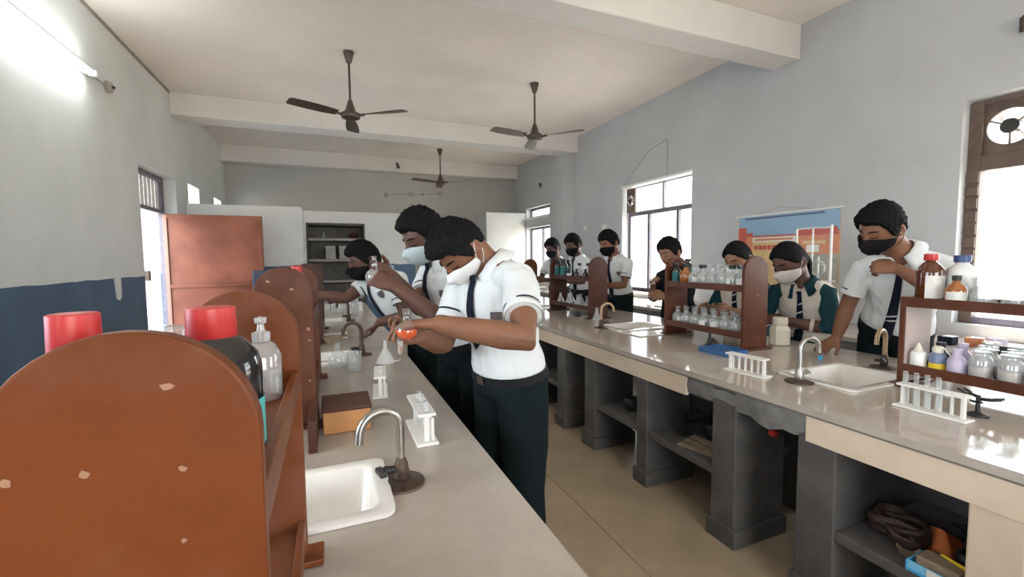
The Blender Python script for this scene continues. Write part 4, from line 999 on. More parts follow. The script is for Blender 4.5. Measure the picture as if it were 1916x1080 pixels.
pipe = thing('drain_pipe', 'black drain pipe with a red tap below the nearest sink', 'pipe', (2.05, 1.30, 0))
part(pipe, MB().tube([(.12, .0, .57), (.12, .0, .45), (.12, .0, .12), (.06, .0, .06), (.0, .0, .0401)], .022, 12), 'pipe_run', M['black'], smooth=50)
part(pipe, MB().tube([(-.18, .06, .55), (-.10, .05, .60), (.1, .0, .56)], .018, 10), 'trap_bend', M['black'], smooth=50)
part(pipe, MB().tube([(-.20, .085, .545), (-.20, .055, .545)], .016, 10), 'red_valve', M['red'], smooth=50)
part(pipe, MB().tube([(-.20, -.11, .56), (-.20, -.14, .56)], [.024, .018], 12), 'pipe_end', M['tan'], smooth=50)
SLAT = Proto(lambda: (lambda t: (part(t, MB().box((-.02, -.13, .001), (.02, .13, .012)), 'plank', M['tan'], bevel=.002), part(t, MB().box((-.022, -.135, .0002), (.022, -.1302, .014)), 'end_strip', M['woodd']), t)[-1])(thing('wood_strip', '', 'wood strip')))
for i in range(3): SLAT.put((1.76 + .055 * i, 1.70 + .02 * i, .335), .25 - .1 * i, f'{ORD[i]} pale wood strip from the shelf edge under the bench', 'wood strips under the bench')
BUR.put((1.86, 1.93, .335), 1, 'black burner among dark clutter on the bench shelf', 'burners', 1.2)
POT.put((1.96, 1.80, .335), 1, 'black iron pot beside the wood strips under the bench', 'black iron pots under the bench', 1.4)
POT.put((1.84, 2.38, .335), 1, 'black iron pot alone on the farther bench shelf', 'black iron pots under the bench', 1.3)

# ------------------------------------------------------------------ cupboard in the far partition
cu = thing('wall_cupboard', 'dark open cupboard set into the far white partition', 'cupboard', (.115, 8.52, 0))
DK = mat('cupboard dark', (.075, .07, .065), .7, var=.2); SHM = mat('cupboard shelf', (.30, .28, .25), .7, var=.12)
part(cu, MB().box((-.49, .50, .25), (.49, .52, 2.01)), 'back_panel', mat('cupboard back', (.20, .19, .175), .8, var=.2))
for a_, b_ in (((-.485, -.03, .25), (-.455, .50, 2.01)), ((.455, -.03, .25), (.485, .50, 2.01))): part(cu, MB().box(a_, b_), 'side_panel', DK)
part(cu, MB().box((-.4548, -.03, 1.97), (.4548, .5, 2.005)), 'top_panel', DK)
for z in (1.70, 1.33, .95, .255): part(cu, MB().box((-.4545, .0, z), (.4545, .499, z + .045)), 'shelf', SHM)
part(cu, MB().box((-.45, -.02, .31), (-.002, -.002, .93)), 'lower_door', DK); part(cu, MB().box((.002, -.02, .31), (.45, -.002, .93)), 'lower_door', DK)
def make_bundle():
    t = thing('paper_bundle', '', 'papers')
    for k in range(5):
        part(t, MB().box((-.085 + .004 * (k % 2), -.12, .001 + .047 * k), (.085 - .004 * ((k + 1) % 2), .12, .047 * (k + 1))), 'sheaf', M['papergrey'], bevel=.004)
    return t
BUN = Proto(make_bundle)
BUN.put((.115 - .10, 8.68, 1.3755), 0, 'tall stack of grey papers in the cupboard, nearer the red door', 'paper stacks in the cupboard')
BUN.put((.115 + .12, 8.68, 1.3755), .05, 'tall stack of grey papers in the cupboard, nearer the bending student', 'paper stacks in the cupboard')
CON.put((-.09, 8.7, 1.7455), 0, 'dusty flask on the top cupboard shelf', None, 1.2)
tag(MB().box((-.335, 8.60, 1.7455), (-.215, 8.8, 1.93)).build('dusty_carton', DK, None, bevel=.004), 'dark dusty carton on the top cupboard shelf', 'carton')
gl = thing('dusty_bowl', 'brown dusty bowl on the top cupboard shelf', 'bowl', (.42, 8.7, 1.7455))
part(gl, MB().lathe([(0, .0006), (.06, .0006), (.10, .05), (.08, .095), (0, .10)], n=18), 'bowl_body', M['woodd'], smooth=50)
part(gl, MB().lathe([(.012, .1003), (.02, .12), (0, .125)], n=12), 'knob', M['woodd'], smooth=50)

# ------------------------------------------------------------------ people
WORK = bpy.data.scenes.new('work')
def remeshed(mb, name, m, parent, voxel, smooth=4, wrinkle=0, wscale=14, fac=.5):
    me = bpy.data.meshes.new(name); me.from_pydata(mb.v, [], mb.f); me.materials.append(m)
    bm = bmesh.new(); bm.from_mesh(me); bmesh.ops.recalc_face_normals(bm, faces=bm.faces); bm.to_mesh(me); bm.free()
    o = bpy.data.objects.new(name, me); WORK.collection.objects.link(o)
    r = o.modifiers.new('r', 'REMESH'); r.mode = 'VOXEL'; r.voxel_size = voxel
    s = o.modifiers.new('s', 'SMOOTH'); s.factor = fac; s.iterations = smooth
    with bpy.context.temp_override(scene=WORK, view_layer=WORK.view_layers[0]):
        dg = bpy.context.evaluated_depsgraph_get(); ev = o.evaluated_get(dg)
        me2 = bpy.data.meshes.new_from_object(ev)
    o.modifiers.clear(); o.data = me2; bpy.data.meshes.remove(me)
    WORK.collection.objects.unlink(o); COL.objects.link(o); me2.name = name
    if not me2.materials: me2.materials.append(m)
    if wrinkle:
        k = len(me2.vertices); co = [0.0] * (3 * k); no = [0.0] * (3 * k)
        me2.vertices.foreach_get('co', co); me2.vertex_normals.foreach_get('vector', no)
        for i in range(0, 3 * k, 3):
            q = V((co[i] * wscale, co[i + 1] * wscale, co[i + 2] * wscale * .55))
            e = wrinkle * (noise.noise(q) + .5 * noise.noise(q * 2.1))
            co[i] += no[i] * e; co[i + 1] += no[i + 1] * e; co[i + 2] += no[i + 2] * e
        me2.vertices.foreach_set('co', co); me2.update()
    me2.shade_smooth(); o.parent = parent; return o
def smooth01(x): x = max(0, min(1, x)); return x * x * (3 - 2 * x)
def interp(x, pts):
    for (a, fa), (b, fb) in zip(pts, pts[1:]):
        if x <= b: return fa + (fb - fa) * max(0, (x - a)) / (b - a)
    return pts[-1][1]
HA, HB, HC = .098, .076, .121
def head_point(d):
    dx, dy, dz = d
    x, y, z = HA * dx, HB * dy, HC * dz
    if dz < -.15:
        t = (-.15 - dz) / .85; y *= 1 - .36 * t * t - .06 * t
        if dx < 0: x *= 1 - .45 * t
        else: x *= 1 + .06 * t
    if dx > 0:
        f = dx
        x += .024 * f * math.exp(-(y / .0135) ** 2) * (math.exp(-((z + .020) / .017) ** 2) + .5 * math.exp(-((z - .004) / .02) ** 2))
        x += .005 * f * math.exp(-((z - .030) / .012) ** 2) * math.exp(-(y / .05) ** 2)
        x -= .009 * f * math.exp(-((abs(y) - .031) / .015) ** 2 - ((z - .010) / .012) ** 2)
        x += .0045 * f * math.exp(-((abs(y) - .031) / .011) ** 2 - ((z - .007) / .008) ** 2)
        x += .007 * f * math.exp(-(y / .022) ** 2 - ((z + .062) / .012) ** 2)
        x += .009 * f * math.exp(-(y / .02) ** 2 - ((z + .098) / .018) ** 2)
    return V((x, y, z))
def person(label, P_, C_, N_, Hd, Hf, arms, face, skin='skin', outfit='boy', mask=None, voxel=.006, hs=1.0, roll=0, long_hair=False, feet=None, up=None, hairseed=0, eyes=True, tie_end=None, bw=1.0, stripes=True, sleeve=.62, hair_front=.012):
    P_, C_, N_, Hd, Hf = V(P_), V(C_), V(N_), V(Hd), V(Hf).normalized()
    root = thing('person', label, 'person', (P_.x, P_.y, 0)); O = V((P_.x, P_.y, 0))
    fa = math.radians(face); F0 = V((math.cos(fa), math.sin(fa), 0)); L0 = V((-F0.y, F0.x, 0))
    lsh, rsh = V(arms['L'][0]), V(arms['R'][0])
    def loc(mb): mb.v = [v - O for v in mb.v]; return mb
    # spine
    def spine(t):      # quadratic through pelvis, chest (t=.55), neck
        a, b = .55, 1.0
        return P_ * ((t - a) * (t - b) / (a * b)) + C_ * (t * (t - b) / (a * (a - b))) + N_ * (t * (t - a) / (b * (b - a)))
    Lu = (lsh - rsh).normalized()
    def frame(t):
        u = (spine(t + .02) - spine(t - .02)).normalized()
        l = L0.lerp(Lu, smooth01(t)); l = (l - u * l.dot(u)).normalized()
        return u, l, l.cross(u)
    torso = [(-.12, .120, .085), (-.02, .165, .115), (.06, .160, .111), (.12, .158, .110), (.19, .156, .111), (.32, .142, .100), (.52, .150, .108), (.72, .163, .112), (.86, .160, .098), (.95, .12, .078), (1.0, .075, .062)]
    def torso_rings(off, t0=-1, t1=2, sc=1.0):
        out = []
        for t, a, b in torso:
            if t0 <= t <= t1:
                u, l, f = frame(t); out.append((spine(t), l * (a * bw * sc + off), f * (b * bw * sc + off)))
        return out
    mb = MB().rings(torso_rings(-.006), 20)
    # head frame
    wu = V(up) if up else V((0, 0, 1))
    Hl = wu.cross(Hf).normalized() if abs(Hf.z) < .97 else L0
    Hu = Hf.cross(Hl).normalized()
    if roll:
        R_m = Matrix.Rotation(roll, 3, Hf); Hl = R_m @ Hl; Hu = R_m @ Hu
    def HW(p): return Hd + (Hf * p[0] + Hl * p[1] + Hu * p[2]) * hs
    n, m_ = 44, 36
    vs, fs = [], []
    for i in range(m_ + 1):
        th = PI * i / m_
        for j in range(n):
            ph = 2 * PI * j / n
            vs.append(HW(head_point((math.sin(th) * math.cos(ph), math.sin(th) * math.sin(ph), math.cos(th)))))
    for i in range(m_):
        for j in range(n): fs.append((i * n + j, (i + 1) * n + j, (i + 1) * n + (j + 1) % n, i * n + (j + 1) % n))
    mb.add(vs, fs)
    for s in (-1, 1):    # ears
        pts = [HW((-.012 + .017 * math.cos(a) - .003, s * (.078 + .006 * (1 - math.cos(a)) * .5), -.004 + .029 * math.sin(a) + (.004 * math.cos(a)))) for a in [2 * PI * k / 14 for k in range(15)]]
        mb.tube(pts, .0062 * hs, 8); mb.ellipsoid(HW((-.012, s * .077, -.004)), (Hf * .014 * hs, Hl * .005 * hs, Hu * .025 * hs), 10, 6)
    nk0 = spine(.97); nk1 = HW((-.030, 0, -.055))
    mb.tube([nk0, nk0.lerp(nk1, .5) + (Hf * -.0), nk1], [.062, .054, .056], 16)
    mb.tube([N_ - (N_ - spine(.9)) * .2 + (lsh - N_) * .05, lsh.lerp(N_, .12)], [.055, .05], 12)
    mb.tube([N_ - (N_ - spine(.9)) * .2 + (rsh - N_) * .05, rsh.lerp(N_, .12)], [.055, .05], 12)
    # arms and hands
    for side in ('L', 'R'):
        sh, el, wr, hd, pn, curl = arms[side][:6]
        sh, el, wr, d, pn = V(sh), V(el), V(wr), V(hd).normalized(), V(pn)
        pn = (pn - d * pn.dot(d)).normalized()
        pts = [sh.lerp(spine(.85), .15), sh, sh.lerp(el, .35), sh.lerp(el, .7), el, el.lerp(wr, .25), el.lerp(wr, .6), wr]
        mb.tube(pts, [.05, .051, .047, .042, .040, .0425, .036, .0265], 14)
        tdir = d.cross(pn) if side == 'R' else pn.cross(d)
        k = hs * arms[side][6] if len(arms[side]) > 6 else hs
        mb.rings([(wr - d * .015, tdir * .025 * k, pn * .019 * k), (wr + d * .015 * k, tdir * .029 * k, pn * .018 * k), (wr + d * .05 * k, tdir * .039 * k, pn * .0155 * k), (wr + d * .082 * k, tdir * .041 * k, pn * .0135 * k), (wr + d * .094 * k, tdir * .036 * k, pn * .010 * k)], 16)
        for q, (o_, ln, sp) in enumerate(((.031, .070, .10), (.0105, .079, .03), (-.0105, .073, -.05), (-.031, .058, -.14))):
            cq = curl * (1 + .07 * q) if not isinstance(curl, (list, tuple)) else curl[q]
            fd = (d + tdir * sp).normalized(); p = wr + (d * (.084 - .004 * abs(q - 1)) + tdir * o_) * k
            chain = [p - fd * .02 * k, p]; ang = 0
            for seg, ca in ((.45, .75), (.32, 1.0), (.23, .8)):
                ang += cq * ca; dr = fd * math.cos(ang) + pn * math.sin(ang)
                p = p + dr * ln * seg * k; chain.append(p)
            rr = max(.0086 * k, voxel * 1.25)
            mb.tube(chain, [rr, rr, rr * .95, rr * .88, rr * .72], 10)
        p = wr + (d * .022 + tdir * .026) * k
        td = (d * .62 + tdir * .68 + pn * .35).normalized(); td2 = (d * .85 + tdir * .15 + pn * .45).normalized()
        mb.tube([p - td * .015, p + td * .032 * k, p + td * .032 * k + td2 * .028 * k, p + td * .032 * k + td2 * .05 * k], [max(.012 * k, voxel * 1.4), max(.0105 * k, voxel * 1.3), max(.0095 * k, voxel * 1.25), max(.007 * k, voxel)], 10)
    # legs
    hipz = P_.z - .05
    legs = {}
    for s in (-1, 1):
        h = P_ + L0 * s * .082 - V((0, 0, .05)); a = V((P_.x, P_.y, .075)) + L0 * s * .095 - F0 * .03
        if feet: a += V(feet)
        kn = h.lerp(a, .48) + F0 * .02; legs[s] = (h, kn, a)
        mb.tube([h, h.lerp(kn, .5), kn, kn.lerp(a, .35), a], [.078, .066, .048, .05, .034], 14)
        mb.rings([(a - F0 * .045 + V((0, 0, -.045)), L0 * .022, V((0, 0, .022))), (a + V((0, 0, -.03)), L0 * .030, V((0, 0, .036))), (a + F0 * .08 + V((0, 0, -.048)), L0 * .036, V((0, 0, .02))), (a + F0 * .15 + V((0, 0, -.054)), L0 * .026, V((0, 0, .012)))], 12)
    S = M[skin]
    body = remeshed(loc(mb), 'body', S, root, voxel, 3, fac=.45)
    # hair : closed cap over the skull
    n, m_ = 120, 76; vs, fs = [], []
    hl = [(0, .47), (25, .50), (45, .44), (60, .22), (74, -.16), (84, -.20), (92, .10), (108, .04), (122, -.34), (150, -.50), (180, -.54)]
    if long_hair: hl = [(0, .62), (35, .50), (60, .25), (80, -.05), (100, .0), (120, -.35), (150, -.55), (180, -.6)]
    for i in range(m_ + 1):
        th = PI * i / m_
        for j in range(n):
            ph = 2 * PI * j / n; d = V((math.sin(th) * math.cos(ph), math.sin(th) * math.sin(ph), math.cos(th)))
            deg = abs(math.degrees(math.atan2(d.y, d.x))); line = interp(deg, hl) + .05 * noise.noise(V((ph * 6, hairseed, 0)))
            mk = smooth01((d.z - line) / .10)
            p = head_point(d)
            if mk <= 0: q = p * .86
            else:
                th_ = (.011 if long_hair else .015) + hair_front * max(0, d.x) * (1 - abs(d.z - .6)) + (.010 if not long_hair else .004) * max(0, d.z)
                nz = noise.noise(V((d.x * 7, d.y * 7, d.z * 5 + hairseed))) * .0055 + noise.noise(V((d.x * 24, d.y * 24, d.z * 7 + hairseed))) * .006 + noise.noise(V((d.x * 60, d.y * 60, d.z * 14 + hairseed))) * .0035
                if long_hair: nz *= .35
                q = p * .88 + (p.normalized() * (th_ + nz) + p * .12) * mk
            vs.append(HW(q))
    for i in range(m_):
        for j in range(n): fs.append((i * n + j, (i + 1) * n + j, (i + 1) * n + (j + 1) % n, i * n + (j + 1) % n))
    part(root, loc(MB().add(vs, fs)), 'hair', M['hair'], smooth=180)
    if long_hair:
        b0 = HW((-.105, 0, -.03)); bp = [b0 + Hf * .02, b0, b0 - Hf * .01 - Hu * .05, spine(.92) - frame(.92)[2] * .12, spine(.7) - frame(.7)[2] * .14, spine(.5) - frame(.5)[2] * .14]
        part(root, loc(MB().tube(bp, [.03, .032, .026, .024, .02, .012], 12)), 'braid', M['hair'], smooth=180)
    if eyes:
        for s in (-1, 1):
            def surf(y, z, e):
                dz = z / HC; c = math.sqrt(max(0, 1 - dz * dz)); dy = max(-.99, min(.99, y / (HB * c))); return head_point((c * math.sqrt(max(0, 1 - dy * dy)), dy * c, dz)) + V((e, 0, 0))
            part(root, loc(MB().tube([HW(surf(s * (.014 + .034 * t), .031 + .006 * math.sin(t * 2.6) - .004 * t, .0018)) for t in [i / 7 for i in range(8)]], [.0018, .003, .0034, .0034, .0032, .003, .0024, .0012], 8)), 'eyebrow', M['hair'], smooth=180)
            part(root, loc(MB().tube([HW(surf(s * (.017 + .028 * t), .0045 - .005 * math.sin(t * PI), .0012)) for t in [i / 7 for i in range(8)]], [.0008, .0016, .002, .002, .002, .002, .0016, .0008], 6)), 'eyelashes', M['hair'], smooth=180)
    # face mask
    if mask:
        n, m_ = 22, 12; g, fs = [], []
        for j in range(m_ + 1):
            v = j / m_
            for i in range(n + 1):
                u = (i / n) * 2 - 1; az = u * math.radians(78)
                zt = .001 - .030 * abs(u) ** 1.6; zb = -.128 + .045 * abs(u) ** 1.3
                z = zt + (zb - zt) * v; dz = max(-.93, z / HC); c = math.sqrt(1 - dz * dz)
                d = V((c * math.cos(az), c * math.sin(az), dz)); p = head_point(d)
                bul = math.sin(PI * min(1, max(0, v))) ** .7
                p = V((max(p.x, HA * d.x * .93), p.y, z if z / HC < -.93 else p.z)) + V((math.cos(az), math.sin(az), 0)) * (.007 + .010 * bul * (1 - .6 * abs(u)))
                p.x += .022 * math.exp(-(u / .30) ** 2) * bul
                g.append(HW(p))
        for j in range(m_):
            for i in range(n): fs.append((j * (n + 1) + i, j * (n + 1) + i + 1, (j + 1) * (n + 1) + i + 1, (j + 1) * (n + 1) + i))
        o = part(root, loc(MB().add(g, fs)), 'face_mask', M[mask], smooth=180)
        so = o.modifiers.new('t', 'SOLIDIFY'); so.thickness = .003; so.offset = 1
        for s in (-1, 1):
            e0 = HW((.03, s * .085, -.035)); e1 = HW((.02, s * .075, -.075)); top = HW((-.028, s * .083, .018)); bk = HW((-.036, s * .083, -.02))
            sb = MB().tube([e0, HW((.0, s * .088, .0)), top, bk, HW((-.01, s * .085, -.05)), e1], .0016, 6); loc(sb)
            o2 = sb.build('ear_loop', M[mask], None, 180); o2.parent = o; 
    # clothes
    cuffpos = {}
    def shirt_mesh(off, t0, t1, slv, r0, r1):
        mb = MB().rings(torso_rings(off, t0, t1), 24)
        for side, sh in (('L', lsh), ('R', rsh)):
            el, wr = V(arms[side][1]), V(arms[side][2])
            mb.tube([N_ - (N_ - spine(.88)) * .35 + (sh - N_) * .15, sh.lerp(N_, .10) + V((0, 0, -.004))], [.058 + off * .4, .056 + off * .4], 14)
            if slv <= 1:
                e = sh.lerp(el, slv); mb.tube([sh.lerp(spine(.82), .28), sh, sh.lerp(el, slv * .5), e], [r0 * .98, r0, (r0 + r1) / 2, r1], 16)
                cuffpos[side] = (e, (el - sh).normalized(), r1)
            else:
                e = el.lerp(wr, slv - 1); mb.tube([sh.lerp(spine(.82), .28), sh, sh.lerp(el, .5), el, e], [r0 * .98, r0, r0 * .92, r1, r1 * .86], 16)
                cuffpos[side] = (e, (wr - el).normalized(), r1 * .86)
        return mb
    if outfit == 'boy':
        sm = M['shirt']
        remeshed(loc(shirt_mesh(.013, .05, .97, sleeve, .062, .060)), 'shirt', sm, root, max(voxel, .0065), 5, .0065, 17)
        for side in ('L', 'R'):
            e, d, r = cuffpos[side]
            for off_, rr, mm, nm in ((-.026, r + .0012, 'navycloth', 'sleeve_stripe'), (-.004, r + .0008, 'shirt', 'sleeve_hem')):
                w_ = .0035 if nm == 'sleeve_stripe' else .009
                part(root, loc(MB().tube([e + d * (off_ - w_), e + d * (off_ + w_)], rr, 24, cap=False)), nm, M[mm], smooth=60)
        # trousers
        tm = MB().rings([(spine(t), frame(t)[1] * a, frame(t)[2] * b) for t, a, b in ((-.14, .10, .08), (-.06, .175, .126), (.02, .181, .131), (.10, .172, .124))], 24)
        for s in (-1, 1):
            h, kn, a = legs[s]; tm.tube([h + V((0, 0, .02)), h.lerp(kn, .5), kn, kn.lerp(a, .5), a + V((0, 0, -.02))], [.098, .092, .076, .072, .068], 18)
        remeshed(loc(tm), 'trousers', M['trouser'], root, .009, 5, .004, 12)
        u, l, f = frame(.10); c = spine(.10)
        part(root, loc(MB().rings([(c - u * .016, l * .179, f * .131), (c + u * .016, l * .176, f * .129)], 32, cap=False)), 'belt', M['leather'], smooth=60)
        bk = c + f * .133
        part(root, loc(MB().add([bk + l * a * .018 + u * b * .014 + f * e for e in (0, .004) for a, b in ((-1, -1), (1, -1), (1, 1), (-1, 1))], [(3, 2, 1, 0), (4, 5, 6, 7), (0, 1, 5, 4), (1, 2, 6, 5), (2, 3, 7, 6), (3, 0, 4, 7)])), 'belt_buckle', M['fan'])
    else:
        KM = M['jacket'] if outfit == 'jacket' else M['teal_k']
        remeshed(loc(shirt_mesh(.010, -.2, .98, 1.35, .060, .048)), 'jacket' if outfit == 'jacket' else 'kurta', KM, root, .008, 5, .005, 13)
        tm = MB().rings([(P_ + V((0, 0, .1)), L0 * .17, F0 * .125), (P_ - V((0, 0, .12)), L0 * .20, F0 * .15), (V((P_.x, P_.y, P_.z * .42)), L0 * .25, F0 * .19)], 24)
        remeshed(loc(tm), 'lower_garment', KM, root, .012, 4, .006, 10)
        tr = MB()
        for s in (-1, 1):
            h, kn, a = legs[s]; tr.tube([h, kn, a + V((0, 0, -.01))], [.085, .075, .06], 16)
        remeshed(loc(tr), 'trousers', M['maskgr'], root, .012, 3)
        if outfit == 'girl':
            vm = MB().rings([(spine(t), frame(t)[1] * (a * bw + .024), frame(t)[2] * (b * bw + .024)) for t, a, b in ((.14, .155, .110), (.32, .142, .102), (.52, .152, .110), (.72, .163, .114), (.86, .158, .100), (.95, .118, .082), (.985, .085, .07))], 24)
            for sh in (lsh, rsh):
                vm.tube([N_ - (N_ - spine(.88)) * .35 + (sh - N_) * .15, sh.lerp(N_, .22) + V((0, 0, .002))], [.068, .066], 14); vm.tube([spine(.62).lerp(sh, .35), sh.lerp(spine(.82), .3)], [.085, .078], 14)
            remeshed(loc(vm), 'waistcoat', M['vest'], root, .008, 4, .003, 12)
        for side in ('L', 'R'):
            e, d, r = cuffpos[side]; part(root, loc(MB().tube([e - d * .01, e + d * .012], r + .004, 20, cap=False)), 'sleeve_cuff', M['vest'], smooth=60)
    # collar: band and two turned-down points
    u, l, f = frame(.97); c0 = spine(.985)
    nd = (nk1 - nk0).normalized(); nl = (l - nd * l.dot(nd)).normalized(); nf = nl.cross(nd)
    ks = 24; rows = []
    for i in range(ks + 1):
        a = math.radians(22) + (2 * PI - math.radians(44)) * i / ks
        fr = max(0, math.cos(a)); dirn = nf * math.cos(a) + nl * math.sin(a)
        tip = smooth01((math.cos(a) - .35) / .55)
        q = nk0 + nd * .024
        rows.append([q + dirn * .067 - nd * .012, q + dirn * .069 + nd * (.024 - .012 * tip), q + dirn * .078 + nd * (.024 - .012 * tip), q + dirn * (.108 + .022 * tip) - nd * (.022 + .045 * tip)])
    vs = [p for r in rows for p in r]
    fs = [(i * 4 + j, i * 4 + j + 1, (i + 1) * 4 + j + 1, (i + 1) * 4 + j) for i in range(ks) for j in range(3)]
    o = part(root, loc(MB().add(vs, fs)), 'collar', M['shirt'] if outfit == 'boy' else KM, smooth=70)
    so = o.modifiers.new('t', 'SOLIDIFY'); so.thickness = .003
    # tie
    if outfit in ('boy', 'girl'):
        off = .019 if outfit == 'boy' else .027
        def chest(t, e=0):
            b = interp(t, [(a, c_) for a, b_, c_ in torso]); fr = frame(t); return spine(t) + fr[2] * (b * bw + off + e), fr[1]
        tend = .16 if tie_end is None else tie_end
        ts = [.955 - (.955 - tend) * i / 14 for i in range(15)]; L, Rr = [], []
        wd = [.012] + [.012 + .016 * (i / 14) for i in range(1, 15)]
        vs = []; hang = None
        for t, w_ in zip(ts, wd):
            p, l = chest(max(t, .10))
            vs += [p - l * w_, p + l * w_]
        p, l = chest(tend, 0); vs += [p - V((0, 0, .03)), p - V((0, 0, .03)) + l * .001]
        fs = [(2 * i, 2 * i + 1, 2 * i + 3, 2 * i + 2) for i in range(15)]
        o = part(root, loc(MB().add(vs, fs)), 'tie', M['navycloth'], smooth=180)
        so = o.modifiers.new('t', 'SOLIDIFY'); so.thickness = .004; so.offset = 0
        p, l = chest(.955, .004); u = frame(.955)[0]; fkn = frame(.955)[2]
        kn = MB().rings([(p + u * .016 , l * .017, fkn * .010), (p - u * .014, l * .010, fkn * .008)], 10); loc(kn)
        o2 = kn.build('tie_knot', M['navycloth'], None, 60); o2.parent = o
        for t in () if not stripes else ((.36, .30) if outfit == 'boy' else (.8, .66, .5, .36)):
            p, l = chest(t, .0035); u = frame(t)[0]; w_ = .012 + .016 * (.955 - t) / (.955 - tend)
            sm_ = MB().add([p - l * w_ - u * .016, p - l * w_ - u * .006, p + l * w_ + u * .012, p + l * w_ + u * .002], [(0, 1, 2, 3)]); loc(sm_)
            o3 = sm_.build('tie_stripe', M['stripe']); o3.parent = o
            so = o3.modifiers.new('t', 'SOLIDIFY'); so.thickness = .0015
        # badge on the left breast
        t = .66; fr = frame(t); b = interp(t, [(a, c_) for a, b_, c_ in torso]) * bw + off - .004; a_ = interp(t, [(a, b_) for a, b_, c_ in torso]) * bw + off - .004
        an = math.radians(40); ce = spine(t) + fr[2] * b * math.cos(an) + fr[1] * a_ * math.sin(an); nn = (fr[2] * math.cos(an) / b + fr[1] * math.sin(an) / a_).normalized(); tt = (fr[1] - nn * fr[1].dot(nn)).normalized(); uu = nn.cross(tt)
        sh_ = [(-.02, .022), (.02, .022), (.022, 0), (.012, -.018), (0, -.026), (-.012, -.018), (-.022, 0)]
        vs = [ce + tt * x + uu * y + nn * e for e in (.001, .006) for x, y in sh_]; k = 7
        part(root, loc(MB().add(vs, [tuple(range(k))[::-1], tuple(range(k, 2 * k))] + [(i, (i + 1) % k, (i + 1) % k + k, i + k) for i in range(k)])), 'badge', M['badge'])
    for s in (-1, 1):
        h, kn, a = legs[s]
        sh_ = MB().rings([(a - F0 * .06 + V((0, 0, -.045)), L0 * .03, V((0, 0, .0285))), (a - F0 * .02 + V((0, 0, -.03)), L0 * .041, V((0, 0, .0435))), (a + F0 * .07 + V((0, 0, -.040)), L0 * .046, V((0, 0, .0335))), (a + F0 * .15 + V((0, 0, -.050)), L0 * .040, V((0, 0, .0235))), (a + F0 * .185 + V((0, 0, -.055)), L0 * .02, V((0, 0, .012)))], 16)
        part(root, loc(sh_), 'shoe', M['leather'], smooth=180)
    return root

DN = (0, 0, -1)
person('student in a white mask holding a flask of orange liquid, standing nearest the camera',
       (.635, 1.575, .885), (.592, 1.558, 1.125), (.56, 1.539, 1.318), (.434, 1.54, 1.392), (-.48, -.185, -.857),
       {'L': ((.590, 1.372, 1.285), (.512, 1.144, 1.125), (.275, 1.262, 1.168), (-.95, .22, .0), (.02, -.12, -1), [.35, .5, .65, .8], 1.08),
        'R': ((.495, 1.690, 1.285), (.378, 1.600, 1.040), (.252, 1.390, 1.112), (-.80, -.56, .16), (.35, -.45, .8), [.5, .6, .7, .8], 1.05)},
       196, 'skin', 'boy', 'maskw', .0045, .90, tie_end=.44, hairseed=3, hair_front=.030, sleeve=.66, stripes=False)
person('student in a pale blue mask raising a clear flask, second from the camera',
       (.62, 2.12, .90), (.54, 2.11, 1.17), (.515, 2.09, 1.345), (.415, 2.085, 1.463), (-.80, -.30, -.52),
       {'L': ((.55, 1.925, 1.29), (.45, 1.77, 1.08), (.245, 1.885, 1.24), (-.8, .3, .45), (-.2, .9, -.3), .65),
        'R': ((.465, 2.25, 1.29), (.375, 2.04, 1.13), (.25, 2.01, 1.285), (-.85, -.35, .35), (.1, -.9, .3), .65)},
       206, 'skind', 'boy', 'maskg', .0055, 1.02, hairseed=9, hair_front=.02)
person('student in a black mask leaning far over the foreground bench',
       (.585, 2.99, .86), (.385, 3.03, 1.09), (.315, 3.085, 1.25), (.212, 3.11, 1.350), (-.86, -.28, -.42),
       {'L': ((.40, 2.885, 1.225), (.42, 2.80, .99), (.27, 2.915, .955), (-.55, .1, -.8), (-.5, .1, .4), .45),
        'R': ((.275, 3.20, 1.215), (.09, 3.16, 1.10), (-.12, 3.13, 1.135), (-1, -.05, .05), (0, -.2, -1), .4)},
       190, 'skind', 'boy', 'maskb', .006, 1.0, hairseed=14)
person('tall student in a black mask leaning on the window-side bench by the tan tap',
       (3.08, 1.54, .90), (2.955, 1.45, 1.16), (2.84, 1.392, 1.365), (2.69, 1.425, 1.495), (-.80, .18, -.48),
       {'L': ((2.90, 1.225, 1.285), (2.71, 1.13, 1.145), (2.675, 1.335, 1.285), (-.40, .88, .12), (.7, .4, -.5), 1.15),
        'R': ((2.80, 1.565, 1.275), (2.80, 1.64, 1.05), (2.775, 1.675, .865), (-.8, .25, -.55), (.1, .2, -1), .25)},
       186, 'skin', 'boy', 'maskb', .006, 1.06, roll=-.22, hairseed=21, hair_front=.02, tie_end=.05)
person('girl in a teal kurta and beige waistcoat with a grey mask, beside the middle rack',
       (3.09, 2.06, .76), (3.02, 2.02, .99), (2.945, 2.005, 1.165), (2.845, 2.03, 1.315), (-.80, .12, -.52),
       {'L': ((2.99, 1.865, 1.105), (2.96, 1.84, .885), (2.835, 2.05, .915), (-.45, .88, .05), (.5, .2, -.5), .6),
        'R': ((2.88, 2.145, 1.105), (2.84, 2.22, .89), (2.68, 2.10, .90), (-.9, -.3, .1), (.2, -.8, -.3), .6)},
       188, 'skind', 'girl', 'maskgr', .0065, 1.08, hairseed=31, long_hair=True)
